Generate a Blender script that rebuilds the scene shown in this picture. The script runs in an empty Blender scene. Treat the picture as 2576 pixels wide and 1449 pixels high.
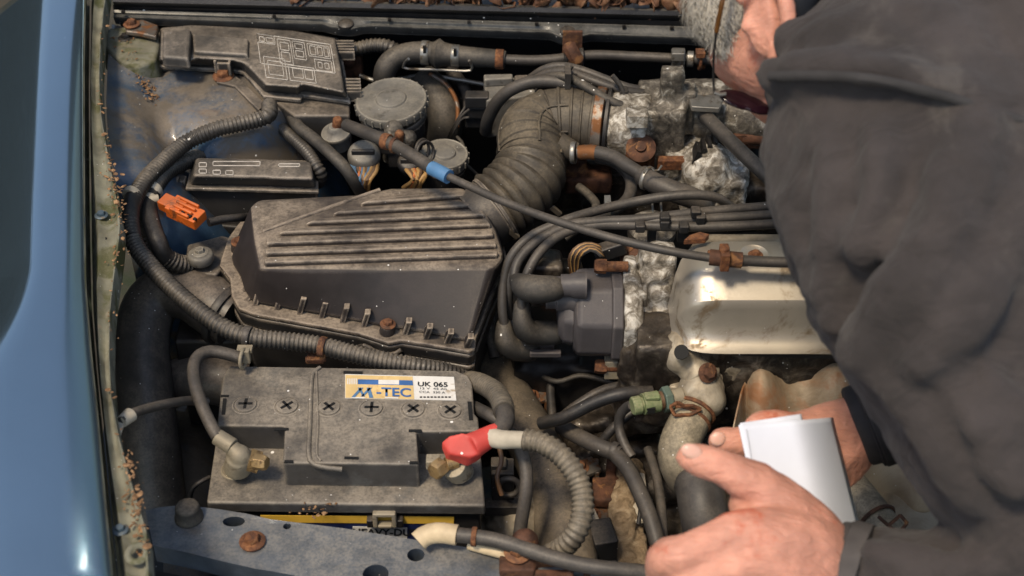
import bpy, bmesh, math, random
from mathutils import Vector, Matrix, noise
random.seed(7)
SC = bpy.context.scene
COL = SC.collection
# ------------------------------------------------------------------ camera
FPX = 2576 * 50 / 36.0          # focal length in photo pixels (photo read at 2576 x 1449)
PITCH = math.radians(39)
CAM = Vector((0, 0, 1.654))
cd = bpy.data.cameras.new('camera'); cam = bpy.data.objects.new('camera', cd); COL.objects.link(cam)
cam.location = CAM; cam.rotation_euler = (math.radians(90) - PITCH, 0, 0)
cd.lens = 50; cd.sensor_width = 36; cd.clip_start = .05; cd.clip_end = 200
cd.dof.use_dof = True; cd.dof.focus_distance = 1.36; cd.dof.aperture_fstop = 7.0
SC.camera = cam
# ------------------------------------------------------------------ light
SUN = Vector((-.30, -.34, .9)).normalized()     # towards the sun: over the photographer's left shoulder
w = bpy.data.worlds.new('World'); SC.world = w; w.use_nodes = True
wn = w.node_tree.nodes; wl = w.node_tree.links
bg = wn['Background']; sky = wn.new('ShaderNodeTexSky'); sky.sky_type = 'NISHITA'; sky.sun_disc = False
sky.sun_elevation = math.asin(SUN.z); sky.sun_rotation = math.atan2(SUN.x, SUN.y)
wl.new(sky.outputs[0], bg.inputs[0]); bg.inputs[1].default_value = .12
sd = bpy.data.lights.new('sun', 'SUN'); so = bpy.data.objects.new('sun', sd); COL.objects.link(so)
sd.energy = 1.5; sd.angle = math.radians(11); sd.color = (1, .93, .82)
so.rotation_euler = SUN.to_track_quat('Z', 'Y').to_euler(); so.location = SUN * 6
vs = SC.view_settings; vs.view_transform = 'Standard'; vs.look = 'None'; vs.gamma = 1; vs.use_curve_mapping = False
vs.exposure = 1.15
vs.use_white_balance = True; vs.white_balance_temperature = 7700; vs.white_balance_tint = 10
# ------------------------------------------------------------------ pixel -> place
RV = Vector((1, 0, 0)); FV = Vector((0, math.cos(PITCH), -math.sin(PITCH))); UV = Vector((0, math.sin(PITCH), math.cos(PITCH)))
def ray(x, y): return FV + RV * ((x - 1288) / FPX) + UV * ((724.5 - y) / FPX)
def P(x, y, z):                       # the point at height z
    d = ray(x, y); return CAM + d * ((z - CAM.z) / d.z)
def D(x, y, dep): return CAM + ray(x, y) * dep
def PL(l, z): return [P(a, b, z) for a, b in l]
def P3(l): return [P(*t) for t in l]
def mpp(p): return (p - CAM).dot(FV) / FPX   # metres per photo pixel at a point
# ------------------------------------------------------------------ objects
WLOC = {}
def _link(o, loc, parent):
    COL.objects.link(o)
    if parent is not None:
        o.parent = parent; o.location = loc - WLOC[parent]
    else:
        o.location = loc
    WLOC[o] = loc.copy()
def tag(o, label=None, cat=None, group=None, kind=None):
    if label: o['label'] = label
    if cat: o['category'] = cat
    if group: o['group'] = group
    if kind: o['kind'] = kind
    return o
def thing(name, label, cat, loc, group=None, kind=None):
    o = bpy.data.objects.new(name, None); o.empty_display_size = .02
    _link(o, Vector(loc), None); return tag(o, label, cat, group, kind)
def frame(d):
    d = d.normalized(); a = Vector((0, 0, 1)) if abs(d.z) < .9 else Vector((1, 0, 0))
    u = d.cross(a).normalized(); return u, u.cross(d).normalized(), d
def spline(pts, step):
    """Catmull-Rom through pts (x,y,z[,r]) resampled evenly"""
    n = len(pts[0]); q = [tuple(p) for p in pts]
    if len(q) == 2: q = [q[0], tuple((a + b) / 2 for a, b in zip(*q)), q[1]]
    ext = [tuple(2 * a - b for a, b in zip(q[0], q[1]))] + q + [tuple(2 * a - b for a, b in zip(q[-1], q[-2]))]
    fine = []
    for i in range(1, len(ext) - 2):
        p0, p1, p2, p3 = ext[i - 1:i + 3]
        for k in range(24):
            t = k / 24
            fine.append(tuple(.5 * (2 * b + (c - a) * t + (2 * a - 5 * b + 4 * c - d) * t * t + (3 * b - a - 3 * c + d) * t ** 3)
                              for a, b, c, d in zip(p0, p1, p2, p3)))
    fine.append(q[-1])
    L = [0]
    for a, b in zip(fine, fine[1:]): L.append(L[-1] + math.dist(a[:3], b[:3]))
    m = max(2, int(round(L[-1] / step))); out = []; j = 0
    for i in range(m + 1):
        s = L[-1] * i / m
        while j < len(L) - 2 and L[j + 1] < s: j += 1
        t = (s - L[j]) / max(1e-9, L[j + 1] - L[j])
        out.append(tuple(a + (b - a) * t for a, b in zip(fine[j], fine[j + 1])))
    return out, L[-1]
class B:
    def __init__(s): s.bm = bmesh.new()
    def prism(s, top, bot):
        a = [s.bm.verts.new(p) for p in top]; b = [s.bm.verts.new(p) for p in bot]; n = len(a)
        s.bm.faces.new(a); s.bm.faces.new(b[::-1])
        for i in range(n): s.bm.faces.new((a[i], b[i], b[(i + 1) % n], a[(i + 1) % n]))
        return s
    def slab(s, pts, th, taper=0, shift=(0, 0)):
        c = sum(pts, Vector()) / len(pts)
        bot = [p + (p - c) * taper + Vector((shift[0], shift[1], 0)) for p in pts]
        return s.prism(pts, [Vector((b.x, b.y, p.z - th)) for b, p in zip(bot, pts)])
    def box(s, c, size, rot=None):
        m = Matrix.Translation(Vector(c)) @ (rot.to_4x4() if rot else Matrix()) @ Matrix.Diagonal((*size, 1))
        bmesh.ops.create_cube(s.bm, size=1, matrix=m); return s
    def loft(s, rings, cap=True, closed=True):
        R = [[s.bm.verts.new(p) for p in r] for r in rings]; n = len(R[0])
        for a, b in zip(R, R[1:]):
            for i in range(n if closed else n - 1):
                j = (i + 1) % n; s.bm.faces.new((a[i], a[j], b[j], b[i]))
        if cap and closed: s.bm.faces.new(R[0][::-1]); s.bm.faces.new(R[-1])
        return s
    def lathe(s, o, axis, prof, seg=24, squash=None):
        u, v, d = frame(Vector(axis)); o = Vector(o); rings = []
        for r, h in prof:
            r = max(r, 1e-5)
            rings.append([o + d * h + (u * math.cos(2 * math.pi * i / seg) + v * math.sin(2 * math.pi * i / seg)) * r for i in range(seg)])
        return s.loft(rings)
    def cyl(s, a, b, r0, r1=None, seg=16):
        a = Vector(a); b = Vector(b)
        return s.lathe(a, b - a, [(r0, 0), (r0 if r1 is None else r1, (b - a).length)], seg)
    def sph(s, c, r, seg=16, scale=(1, 1, 1), rot=None):
        m = Matrix.Translation(Vector(c)) @ (rot.to_4x4() if rot else Matrix()) @ Matrix.Diagonal((r * scale[0], r * scale[1], r * scale[2], 1))
        bmesh.ops.create_uvsphere(s.bm, u_segments=seg, v_segments=max(6, seg // 2), radius=1, matrix=m); return s
    def tube(s, pts, r=None, seg=12, step=.006, corr=None, amp=.0012, round_ends=False, wob=0):
        """pts: Vectors or (x,y,z,r). corr = pitch of the corrugation"""
        if r is not None: pts = [(p[0], p[1], p[2], r) for p in pts]
        sm, L = spline(pts, step if not corr else corr / 4)
        rings = []; ref = None
        for i, q in enumerate(sm):
            p = Vector(q[:3]); a = Vector(sm[max(0, i - 1)][:3]); b = Vector(sm[min(len(sm) - 1, i + 1)][:3])
            t = (b - a).normalized()
            if ref is None: ref = frame(t)[0]
            u = (ref - t * ref.dot(t)).normalized(); v = t.cross(u); ref = u
            rr = max(q[3], 1e-5)
            if corr: rr += amp * (0, 1, 1, 0)[i % 4] - amp * .5
            if wob: rr *= 1 + wob * noise.noise(p * 45)
            rings.append([p + (u * math.cos(2 * math.pi * k / seg) + v * math.sin(2 * math.pi * k / seg)) * rr for k in range(seg)])
        if round_ends:
            for e, sg in ((0, -1), (-1, 1)):
                c = Vector(sm[e][:3]); nb = Vector(sm[1 if e == 0 else -2][:3]); t = (c - nb).normalized(); rr = sm[e][3]
                ex = []
                for ang in (35, 65, 85):
                    A = math.radians(ang)
                    ex.append([c + (q - c) * math.cos(A) + t * rr * math.sin(A) for q in rings[e]])
                if e == 0: rings = ex[::-1] + rings
                else: rings = rings + ex
        return s.loft(rings)
    def torus(s, o, axis, R, r, seg=24, sub=8, arc=1.0, flat=1):
        u, v, d = frame(Vector(axis)); o = Vector(o); rings = []
        m = int(seg * arc)
        for i in range(m + (0 if arc >= 1 else 1)):
            A = 2 * math.pi * i / seg; rad = u * math.cos(A) + v * math.sin(A)
            rings.append([o + rad * (R + r * math.cos(2 * math.pi * k / sub)) + d * r * flat * math.sin(2 * math.pi * k / sub) for k in range(sub)])
        if arc >= 1: rings.append(rings[0]); 
        if arc >= 1:
            R_ = [[s.bm.verts.new(p) for p in r_] for r_ in rings[:-1]]; n = len(R_)
            for i in range(n):
                a = R_[i]; b = R_[(i + 1) % n]
                for k in range(sub): s.bm.faces.new((a[k], a[(k + 1) % sub], b[(k + 1) % sub], b[k]))
            return s
        return s.loft(rings)
    def grid(s, rows):
        return s.loft(rows, cap=False, closed=False)
    def bolt(s, p, ax, r, washer=True, h=None):
        u, v, d = frame(Vector(ax)); p = Vector(p); h = h or r * .9
        if washer: s.lathe(p, d, [(r * 1.55, -r * .1), (r * 1.6, r * .12), (r * 1.35, r * .3)], 18)
        s.lathe(p, d, [(r * .98, 0), (r, h * .8), (r * .82, h * 1.1), (r * .5, h * 1.12)], 6)
        return s
    def obj(s, name, m, parent=None, bevel=0, smooth=True, sharp=45, seg=2, remesh=0, smit=4, disp=None, solid=0, sub=0, label=None, cat=None, group=None, kind=None, fix=True):
        bm = s.bm
        if fix: bmesh.ops.recalc_face_normals(bm, faces=bm.faces[:])
        lo = Vector((min(v.co.x for v in bm.verts), min(v.co.y for v in bm.verts), min(v.co.z for v in bm.verts)))
        hi = Vector((max(v.co.x for v in bm.verts), max(v.co.y for v in bm.verts), max(v.co.z for v in bm.verts)))
        c = Vector(((lo.x + hi.x) / 2, (lo.y + hi.y) / 2, lo.z))
        bmesh.ops.translate(bm, verts=bm.verts[:], vec=-c)
        me = bpy.data.meshes.new(name); bm.to_mesh(me); bm.free()
        if smooth:
            me.polygons.foreach_set('use_smooth', [True] * len(me.polygons))
            if not bevel and not remesh: me.set_sharp_from_angle(angle=math.radians(sharp))
        me.materials.append(m)
        o = bpy.data.objects.new(name, me); _link(o, c, parent)
        if solid:
            q = o.modifiers.new('solid', 'SOLIDIFY'); q.thickness = solid; q.offset = -1
        if bevel:
            q = o.modifiers.new('bevel', 'BEVEL'); q.width = bevel; q.segments = seg; q.limit_method = 'ANGLE'; q.angle_limit = math.radians(35); q.harden_normals = True
        if remesh:
            q = o.modifiers.new('remesh', 'REMESH'); q.mode = 'VOXEL'; q.voxel_size = remesh; q.use_smooth_shade = True
            if smit: q = o.modifiers.new('smooth', 'SMOOTH'); q.iterations = smit; q.factor = .5
        if sub:
            q = o.modifiers.new('sub', 'SUBSURF'); q.levels = sub; q.render_levels = sub
        for (sc_, st_) in (disp or []):
            t = bpy.data.textures.new(name + '_relief', 'CLOUDS'); t.noise_scale = sc_; t.noise_depth = 3
            q = o.modifiers.new('relief', 'DISPLACE'); q.texture = t; q.strength = st_; q.texture_coords = 'GLOBAL'; q.mid_level = .5
        return tag(o, label, cat, group, kind)
def clip_(v): return max(0, min(1, v))
def smooth01(a, b, x):
    t = clip_((x - a) / (b - a)); return t * t * (3 - 2 * t)
# ------------------------------------------------------------------ materials
def sc3(c, k): return tuple(min(1, x * k) for x in c[:3]) + (1,)
def mat(name, col, rough=.6, metal=0, var=.25, nscale=35, dust=0, dcol=(.25, .205, .155), dscale=14, speck=0, scol=(.7, .68, .64), bump=.15, bscale=500,
        stain=None, stain2=None, ramp=None, coat=0, edge=0, sss=0, spec=.33, emit=0, bdist=.0012, sheen=0, dmin=.1, rvar=.15, wrinkle=None):
    dust *= .9; dcol = tuple(c_ * .95 for c_ in dcol); speck *= .55
    m = bpy.data.materials.new(name); m.use_nodes = True; N = m.node_tree.nodes; L = m.node_tree.links
    b = N['Principled BSDF']; g = N.new('ShaderNodeNewGeometry'); pos = g.outputs['Position']
    def nz(scale, det=5, rgh=.6, dist=0):
        n = N.new('ShaderNodeTexNoise'); n.inputs['Scale'].default_value = scale; n.inputs['Detail'].default_value = det
        n.inputs['Roughness'].default_value = rgh; n.inputs['Distortion'].default_value = dist; L.new(pos, n.inputs['Vector']); return n.outputs['Fac']
    def mr(v, a, c, lo=0, hi=1):
        n = N.new('ShaderNodeMapRange'); n.interpolation_type = 'SMOOTHSTEP'; L.new(v, n.inputs[0])
        for i, x in zip((1, 2, 3, 4), (a, c, lo, hi)): n.inputs[i].default_value = x
        return n.outputs[0]
    def mth(op, a, c):
        n = N.new('ShaderNodeMath'); n.operation = op
        for i, x in enumerate((a, c)):
            if isinstance(x, (int, float)): n.inputs[i].default_value = x
            else: L.new(x, n.inputs[i])
        return n.outputs[0]
    def mix(f, a, c):
        n = N.new('ShaderNodeMix'); n.data_type = 'RGBA'
        if isinstance(f, (int, float)): n.inputs[0].default_value = f
        else: L.new(f, n.inputs[0])
        for i, x in ((6, a), (7, c)):
            if isinstance(x, tuple): n.inputs[i].default_value = x
            else: L.new(x, n.inputs[i])
        return n.outputs[2]
    n1 = nz(nscale, 6)
    if ramp:
        r = N.new('ShaderNodeValToRGB'); L.new(nz(nscale, 9, .68, .6), r.inputs[0]); e = r.color_ramp.elements
        e[0].position, e[0].color = ramp[0][0], (*ramp[0][1], 1); e[1].position, e[1].color = ramp[-1][0], (*ramp[-1][1], 1)
        for p_, c_ in ramp[1:-1]:
            q = e.new(p_); q.color = (*c_, 1)
        c = r.outputs[0]
    else:
        c = mix(mr(n1, .3, .7), sc3(col, 1 - var), sc3(col, 1 + var))
    ro = mth('ADD', rough - rvar / 2, mth('MULTIPLY', n1, rvar))
    for st in (stain, stain2):
        if st:
            f = mr(nz(st[2], 7, .65, .4), st[1] - .06, st[1] + .06); c = mix(f, c, (*st[0], 1))
            ro = mth('MAXIMUM', ro, mth('MULTIPLY', f, .7))
    if edge:
        bv = N.new('ShaderNodeBevel'); bv.samples = 3; bv.inputs[0].default_value = .0035
        dt = N.new('ShaderNodeVectorMath'); dt.operation = 'DOT_PRODUCT'; L.new(bv.outputs[0], dt.inputs[0]); L.new(g.outputs['Normal'], dt.inputs[1])
        f = mth('MULTIPLY', mr(dt.outputs['Value'], .995, .90), mr(nz(60, 5), .35, .62, .15 * edge, edge)); c = mix(f, c, (*sc3(dcol, 1.9)[:3], 1))
    if dust:
        sx = N.new('ShaderNodeSeparateXYZ'); L.new(g.outputs['Normal'], sx.inputs[0])
        up = mr(sx.outputs[2], dmin, .85)
        f = mth('MULTIPLY', mth('MULTIPLY', mth('MULTIPLY', up, mr(nz(dscale, 6, .62), .30, .60, .16, 1)), mr(nz(75, 8, .75), .34, .6, .42, 1)), mr(nz(420, 4, .7), .32, .62, .55 * dust, dust * 1.1))
        c = mix(f, c, (*dcol, 1)); ro = mth('MAXIMUM', ro, mth('MULTIPLY', f, .95))
    if speck:
        for vsx, th in ((95, .9), (240, .86)):
            v = N.new('ShaderNodeTexVoronoi'); v.inputs['Scale'].default_value = vsx; L.new(pos, v.inputs['Vector'])
            sv = N.new('ShaderNodeSeparateColor'); L.new(v.outputs['Color'], sv.inputs[0])
            k = mth('MULTIPLY', mth('GREATER_THAN', sv.outputs[0], 1 - (1 - th) * speck), mth('LESS_THAN', v.outputs['Distance'], mth('MULTIPLY', sv.outputs[1], .15)))
            c = mix(k, c, (*scol, 1))
    if isinstance(c, tuple): b.inputs['Base Color'].default_value = c
    else: L.new(c, b.inputs['Base Color'])
    L.new(ro, b.inputs['Roughness']); b.inputs['Metallic'].default_value = metal
    b.inputs['Specular IOR Level'].default_value = spec
    if coat: b.inputs['Coat Weight'].default_value = coat; b.inputs['Coat Roughness'].default_value = .06
    if sheen: b.inputs['Sheen Weight'].default_value = sheen; b.inputs['Sheen Roughness'].default_value = .6
    if sss:
        b.inputs['Subsurface Weight'].default_value = sss; b.inputs['Subsurface Radius'].default_value = (1, .35, .2); b.inputs['Subsurface Scale'].default_value = .004
    if bump:
        bp = N.new('ShaderNodeBump'); bp.inputs['Strength'].default_value = bump; bp.inputs['Distance'].default_value = bdist
        L.new(nz(bscale, 5, .7), bp.inputs['Height']); nout = bp
        for (ws, wd, wst) in (wrinkle or []):
            b2 = N.new('ShaderNodeBump'); b2.inputs['Strength'].default_value = wst; b2.inputs['Distance'].default_value = wd
            mp = N.new('ShaderNodeMapping'); mp.inputs['Rotation'].default_value = (.3, .5, .4); mp.inputs['Scale'].default_value = ws; L.new(pos, mp.inputs['Vector'])
            wn_ = N.new('ShaderNodeTexNoise'); wn_.inputs['Scale'].default_value = 1; wn_.inputs['Detail'].default_value = 3; wn_.inputs['Distortion'].default_value = 1.2; L.new(mp.outputs[0], wn_.inputs['Vector'])
            L.new(wn_.outputs['Fac'], b2.inputs['Height']); L.new(nout.outputs[0], b2.inputs['Normal']); nout = b2
        L.new(nout.outputs[0], b.inputs['Normal'])
    return m
DU = (.29, .235, .18)
M = {}
M['plastic'] = mat('dusty_black_plastic', (.028, .026, .025), .55, dust=.72, speck=1, edge=.7, dcol=DU, bump=.12)
M['lid'] = mat('airbox_lid_plastic', (.024, .019, .018), .55, dust=.85, speck=1.3, edge=.8, dcol=(.33, .265, .2), bump=.1, dmin=.7, dscale=9)
M['lidbase'] = mat('airbox_base_plastic', (.018, .017, .017), .35, dust=.5, speck=1.2, edge=.6, dcol=DU, dmin=.5)
M['fuse'] = mat('fuse_box_plastic', (.035, .033, .031), .5, dust=.8, speck=1, edge=.8, dcol=(.3, .25, .2), dmin=.3)
M['rubber'] = mat('dusty_rubber', (.022, .021, .02), .6, dust=.62, speck=.7, dcol=(.2, .165, .125), dmin=-.1)
M['rubber2'] = mat('grey_rubber_hose', (.034, .031, .029), .5, dust=.5, speck=.6, dcol=(.2, .165, .13), dmin=-.1)
M['rubclean'] = mat('black_rubber', (.014, .014, .015), .45, dust=.3, speck=.6, dcol=DU)
M['hose'] = mat('brown_dusty_intake_rubber', (.032, .027, .022), .55, dust=.75, speck=.8, dcol=(.2, .16, .11), dmin=-.5, dscale=20)
M['conduit'] = mat('corrugated_conduit', (.022, .021, .02), .4, dust=.75, speck=.7, dcol=(.24, .2, .155), dmin=.05)
M['conduit_l'] = mat('pale_dusty_conduit', (.06, .052, .042), .5, dust=.85, speck=.5, dcol=(.3, .245, .175), dmin=-.3)
M['blue'] = mat('glossy_blue_paint', (.15, .225, .28), .16, metal=.85, var=.05, coat=1, spec=.5, bump=.0, speck=.15, nscale=4, rvar=.05)
M['bluedirt'] = mat('dirty_blue_inner_paint', (.035, .075, .125), .42, metal=.25, var=.25, coat=.3, dust=1, dcol=(.2, .165, .13), dscale=8, speck=1.2, stain=((.1, .082, .062), .51, 10), stain2=((.15, .08, .04), .66, 16), dmin=.55)
M['bluecross'] = mat('dusty_blue_crossmember', (.06, .075, .095), .45, metal=.3, var=.3, coat=.2, dust=.8, dcol=(.27, .25, .22), dscale=5, speck=1.2, stain=((.1, .085, .07), .6, 14), dmin=.2)
M['gutter'] = mat('mossy_gutter_paint', (.15, .15, .115), .7, var=.4, dust=.5, dcol=(.19, .165, .11), speck=1.5, stain=((.055, .06, .02), .55, 18), stain2=((.23, .19, .14), .64, 40), bump=.4, bscale=250)
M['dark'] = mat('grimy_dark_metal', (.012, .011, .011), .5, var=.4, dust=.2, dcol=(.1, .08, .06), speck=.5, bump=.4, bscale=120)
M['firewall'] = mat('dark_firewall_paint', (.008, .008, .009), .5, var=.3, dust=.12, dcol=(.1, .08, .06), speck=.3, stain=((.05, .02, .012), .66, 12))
M['hairb'] = mat('hair_base', (.36, .33, .29), .6, var=.35, nscale=120, bump=.6, bscale=500)
M['grime'] = mat('oily_cast_metal', (.03, .026, .023), .38, metal=.3, ramp=[(.3, (.006, .005, .005)), (.5, (.03, .024, .02)), (.6, (.09, .075, .06)), (.75, (.26, .23, .19))], nscale=38, speck=2, bump=.8, bscale=140, dust=.3, dcol=(.17, .13, .09))
M['sand'] = mat('gritty_mud_crust', (.3, .22, .14), .9, ramp=[(.3, (.10, .065, .035)), (.5, (.27, .19, .115)), (.7, (.42, .32, .21))], nscale=70, bump=1, bscale=260, bdist=.003)
M['alu'] = mat('corroded_aluminium', (.2, .19, .17), .6, metal=.25, ramp=[(.3, (.04, .034, .028)), (.42, (.14, .12, .095)), (.5, (.26, .23, .19)), (.57, (.48, .45, .4)), (.72, (.66, .63, .58))], nscale=85, bump=1, bscale=260, speck=1.5)
M['alud'] = mat('dark_corroded_aluminium', (.12, .11, .1), .55, metal=.3, ramp=[(.3, (.02, .018, .016)), (.45, (.085, .074, .062)), (.56, (.17, .148, .12)), (.63, (.4, .37, .32)), (.78, (.56, .53, .47))], nscale=85, bump=1, bscale=260, speck=2)
M['aluwarm'] = mat('warm_tan_cast_aluminium', (.34, .29, .22), .55, metal=.3, ramp=[(.3, (.09, .07, .05)), (.47, (.27, .225, .165)), (.62, (.4, .345, .265)), (.78, (.52, .47, .39))], nscale=30, bump=.5, bscale=200, speck=1.5)  # pale warm tan mottle, spread by noise alone
M['valve'] = mat('silver_painted_valve_cover', (.47, .42, .35), .42, metal=.68, var=.1, stain=((.22, .165, .11), .63, 20), stain2=((.5, .46, .4), .7, 60), dust=.3, dcol=(.34, .28, .2), speck=1.2, bump=.1, nscale=14)
M['shield'] = mat('rusty_heat_shield', (.3, .25, .18), .65, metal=.15, ramp=[(.3, (.15, .105, .065)), (.5, (.31, .24, .165)), (.7, (.4, .325, .235))], nscale=14, stain=((.27, .125, .06), .6, 9), stain2=((.03, .025, .02), .73, 120), bump=.25, speck=.6)
M['shieldp'] = mat('pale_heat_plate', (.36, .31, .235), .7, metal=.1, ramp=[(.3, (.2, .16, .11)), (.5, (.35, .3, .225)), (.72, (.42, .37, .29))], nscale=22, stain2=((.26, .15, .08), .68, 45), bump=.3, speck=.8)
M['rust'] = mat('rust', (.13, .045, .02), .8, ramp=[(.3, (.035, .016, .01)), (.48, (.11, .04, .018)), (.6, (.2, .08, .032)), (.75, (.3, .15, .075))], nscale=140, bump=.8, bscale=300, dust=.15, dcol=(.22, .16, .11))
M['rustd'] = mat('dark_rust', (.075, .032, .018), .75, var=.5, nscale=90, bump=.6, bscale=260, stain=((.2, .09, .035), .58, 60))
M['rustm'] = mat('rust_spotted_steel', (.19, .165, .14), .45, metal=.6, stain=((.2, .085, .035), .5, 55), bump=.3, speck=.6)
M['steel'] = mat('dull_zinc_steel', (.26, .245, .22), .42, metal=.7, stain=((.13, .1, .07), .58, 60), bump=.15)
M['brass'] = mat('dirty_brass', (.34, .22, .1), .45, metal=.6, stain=((.12, .075, .04), .58, 90), bump=.3, dust=.3)
M['brassp'] = mat('pale_dusty_lead_clamp', (.28, .24, .175), .6, metal=.3, stain=((.15, .12, .08), .6, 70), bump=.3, dust=.5, dcol=(.3, .25, .18))
M['red'] = mat('red_rubber_boot', (.52, .055, .045), .55, var=.12, bump=.05, dust=.12, dcol=(.5, .2, .16), speck=.4)
M['orange'] = mat('orange_plastic', (.6, .12, .02), .4, var=.25, stain=((.16, .05, .02), .6, 50), stain2=((.3, .2, .13), .66, 70), dust=.3)
M['batt'] = mat('dusty_battery_case', (.045, .042, .04), .55, dust=.85, dcol=(.3, .255, .2), dscale=12, speck=1.6, edge=.4, bump=.35, bscale=170, dmin=.3, stain=((.07, .07, .068), .62, 13))
M['battf'] = mat('clean_black_battery_face', (.015, .014, .014), .4, dust=.3, dcol=DU, speck=1, dmin=.6)
M['slot'] = mat('black_slot', (.006, .006, .006), .7, bump=0)
M['white'] = mat('printed_white', (.62, .6, .56), .5, var=.1, stain=((.35, .28, .2), .66, 50), bump=0)
M['yellow'] = mat('printed_yellow', (.66, .4, .06), .5, var=.12, stain=((.35, .22, .1), .64, 45), bump=0)
M['yellowp'] = mat('faded_label_yellow', (.62, .44, .2), .5, var=.15, stain=((.45, .28, .12), .6, 35), bump=0)
M['printblue'] = mat('printed_blue', (.04, .12, .3), .5, var=.2, bump=0)
M['printnavy'] = mat('printed_navy', (.012, .02, .075), .45, var=.2, dust=.2)
M['printblk'] = mat('printed_black', (.02, .02, .022), .5, bump=0)
M['printline'] = mat('pale_diagram_print', (.5, .46, .41), .6, var=.25, nscale=90, bump=0)
M['marker'] = mat('blue_sleeve', (.06, .17, .32), .5, var=.15, dust=.25)
M['tape'] = mat('aged_white_tape', (.42, .37, .29), .6, var=.2, dust=.3)
M['wblue'] = mat('blue_wire', (.06, .17, .3), .45, var=.3, dust=.2); M['wor'] = mat('orange_wire', (.5, .15, .05), .45, var=.3, dust=.2)
M['wye'] = mat('yellow_brown_wire', (.36, .2, .07), .45, var=.3, dust=.3); M['wbr'] = mat('brown_wire', (.1, .05, .025), .5, var=.3, dust=.3)
M['green'] = mat('green_plastic', (.1, .15, .06), .35, var=.3, dust=.8, dcol=(.42, .38, .24), dmin=-1); M['teal'] = mat('teal_plated_nut', (.11, .16, .13), .35, metal=.5, var=.3, dust=.4, dcol=(.3, .28, .2))
M['cream'] = mat('cream_cable_sleeve', (.52, .4, .25), .55, var=.2, stain=((.3, .18, .08), .66, 40), dust=.2)
M['skin'] = mat('weathered_skin', (.56, .26, .185), .5, var=.2, nscale=30, sss=.2, bump=.5, bscale=330, wrinkle=[((60, 190, 90), .004, .45)], stain=((.5, .15, .09), .62, 26), rvar=.1)
M['hedge'] = mat('dark_hedge_leaves', (.008, .014, .006), .6, var=.5, nscale=6)
M['nail'] = mat('finger_nail', (.62, .36, .28), .3, var=.08, sss=.2, bump=0)
M['hair'] = mat('white_grey_hair', (.42, .38, .32), .5, var=.3, nscale=260)
M['jacket'] = mat('faded_charcoal_cotton', (.036, .0295, .028), .9, var=.3, nscale=13, sheen=.06, bump=.5, bscale=700, wrinkle=[((9, 22, 9), .022, .4), ((45, 30, 60), .005, .35)], stain=((.058, .05, .045), .62, 12))
M['jseam'] = mat('dark_seam_cloth', (.03, .028, .028), .85, bump=.3)
M['cuff'] = mat('cuff_cloth', (.06, .054, .052), .8, var=.25, nscale=40, bump=.4, bscale=700)
M['collar'] = mat('dark_navy_shirt', (.008, .011, .017), .8, bump=.2)
M['trouser'] = mat('dark_trousers', (.03, .034, .045), .85, bump=.3)
M['shoe'] = mat('black_boot_leather', (.015, .014, .013), .5)
M['frame_g'] = mat('amber_spectacle_frame', (.12, .05, .015), .25, bump=0)
M['lens'] = mat('dark_purple_lens', (.012, .004, .007), .12, bump=0)
M['paper'] = mat('white_paper', (.66, .70, .79), .65, var=.02, bump=.03)
M['paperline'] = mat('grey_paper_edge', (.4, .42, .46), .7, bump=0)
M['leaf'] = mat('dead_brown_leaves', (.15, .07, .035), .7, ramp=[(.32, (.04, .016, .008)), (.5, (.13, .058, .03)), (.66, (.24, .13, .07)), (.8, (.36, .23, .14))], nscale=60)
M['crumb'] = mat('tan_seed_husks', (.36, .2, .09), .75, ramp=[(.3, (.06, .028, .015)), (.48, (.16, .085, .04)), (.6, (.3, .17, .085)), (.75, (.45, .33, .2))], nscale=160)
M['ground'] = mat('bare_earth', (.04, .034, .024), .95, var=.4, nscale=5, bump=.6, bscale=40, bdist=.01, stain=((.02, .026, .011), .55, 3))
# ================================================================== the setting and the car body
def interp(tab, v):
    if v <= tab[0][0]: a, b = tab[0], tab[1]
    elif v >= tab[-1][0]: a, b = tab[-2], tab[-1]
    else:
        for a, b in zip(tab, tab[1:]):
            if a[0] <= v <= b[0]: break
    t = (v - a[0]) / (b[0] - a[0]); return a[1] + (b[1] - a[1]) * t
g = B(); g.grid([[Vector((x, y, 0)) for x in (-60, -8, 0, 8, 60)] for y in (-30, -4, 0, 4, 60)]); g.obj('ground', M['ground'], kind='structure')

CAR = thing('car_body', 'dark blue car body around the open engine bay', 'car', (.15, 1.2, 0))
EDGE = [(-60, 214), (0, 213), (150, 210), (300, 210), (500, 211), (700, 214), (860, 226), (1000, 240), (1250, 263), (1449, 282), (1560, 292)]
LIP = [(-60, 274), (0, 268), (100, 256), (200, 252), (300, 258), (400, 276), (500, 296), (560, 307), (620, 303), (700, 290), (800, 280), (900, 278), (1000, 283), (1100, 301), (1170, 320), (1260, 346), (1340, 373), (1400, 376), (1560, 385)]
EZ = [(-60, .905), (700, .885), (1449, .86), (1560, .855)]
LZ = [(-60, .894), (700, .874), (1449, .848), (1560, .843)]
ys = list(range(-60, 1561, 18))
# outer fender panel: top strip, roll-over, side
sec = [(.0, -.03), (0, -.004), (-.0012, -.0008), (-.004, .0006), (-.02, .002), (-.036, .0018), (-.044, .0006), (-.05, -.002), (-.059, -.0075), (-.075, -.018), (-.105, -.04), (-.15, -.076), (-.19, -.118), (-.22, -.18), (-.235, -.27), (-.238, -.36), (-.232, -.48)]
f = B(); rows = []
for y in ys:
    e = P(interp(EDGE, y), y, interp(EZ, y)); wd = 1 + .9 * smooth01(650, 1050, y); rows.append([e + Vector((dx * wd, 0, dz)) for dx, dz in sec])
f.grid(rows); f.obj('fender', M['blue'], CAR, solid=.0015, sharp=70)
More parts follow.
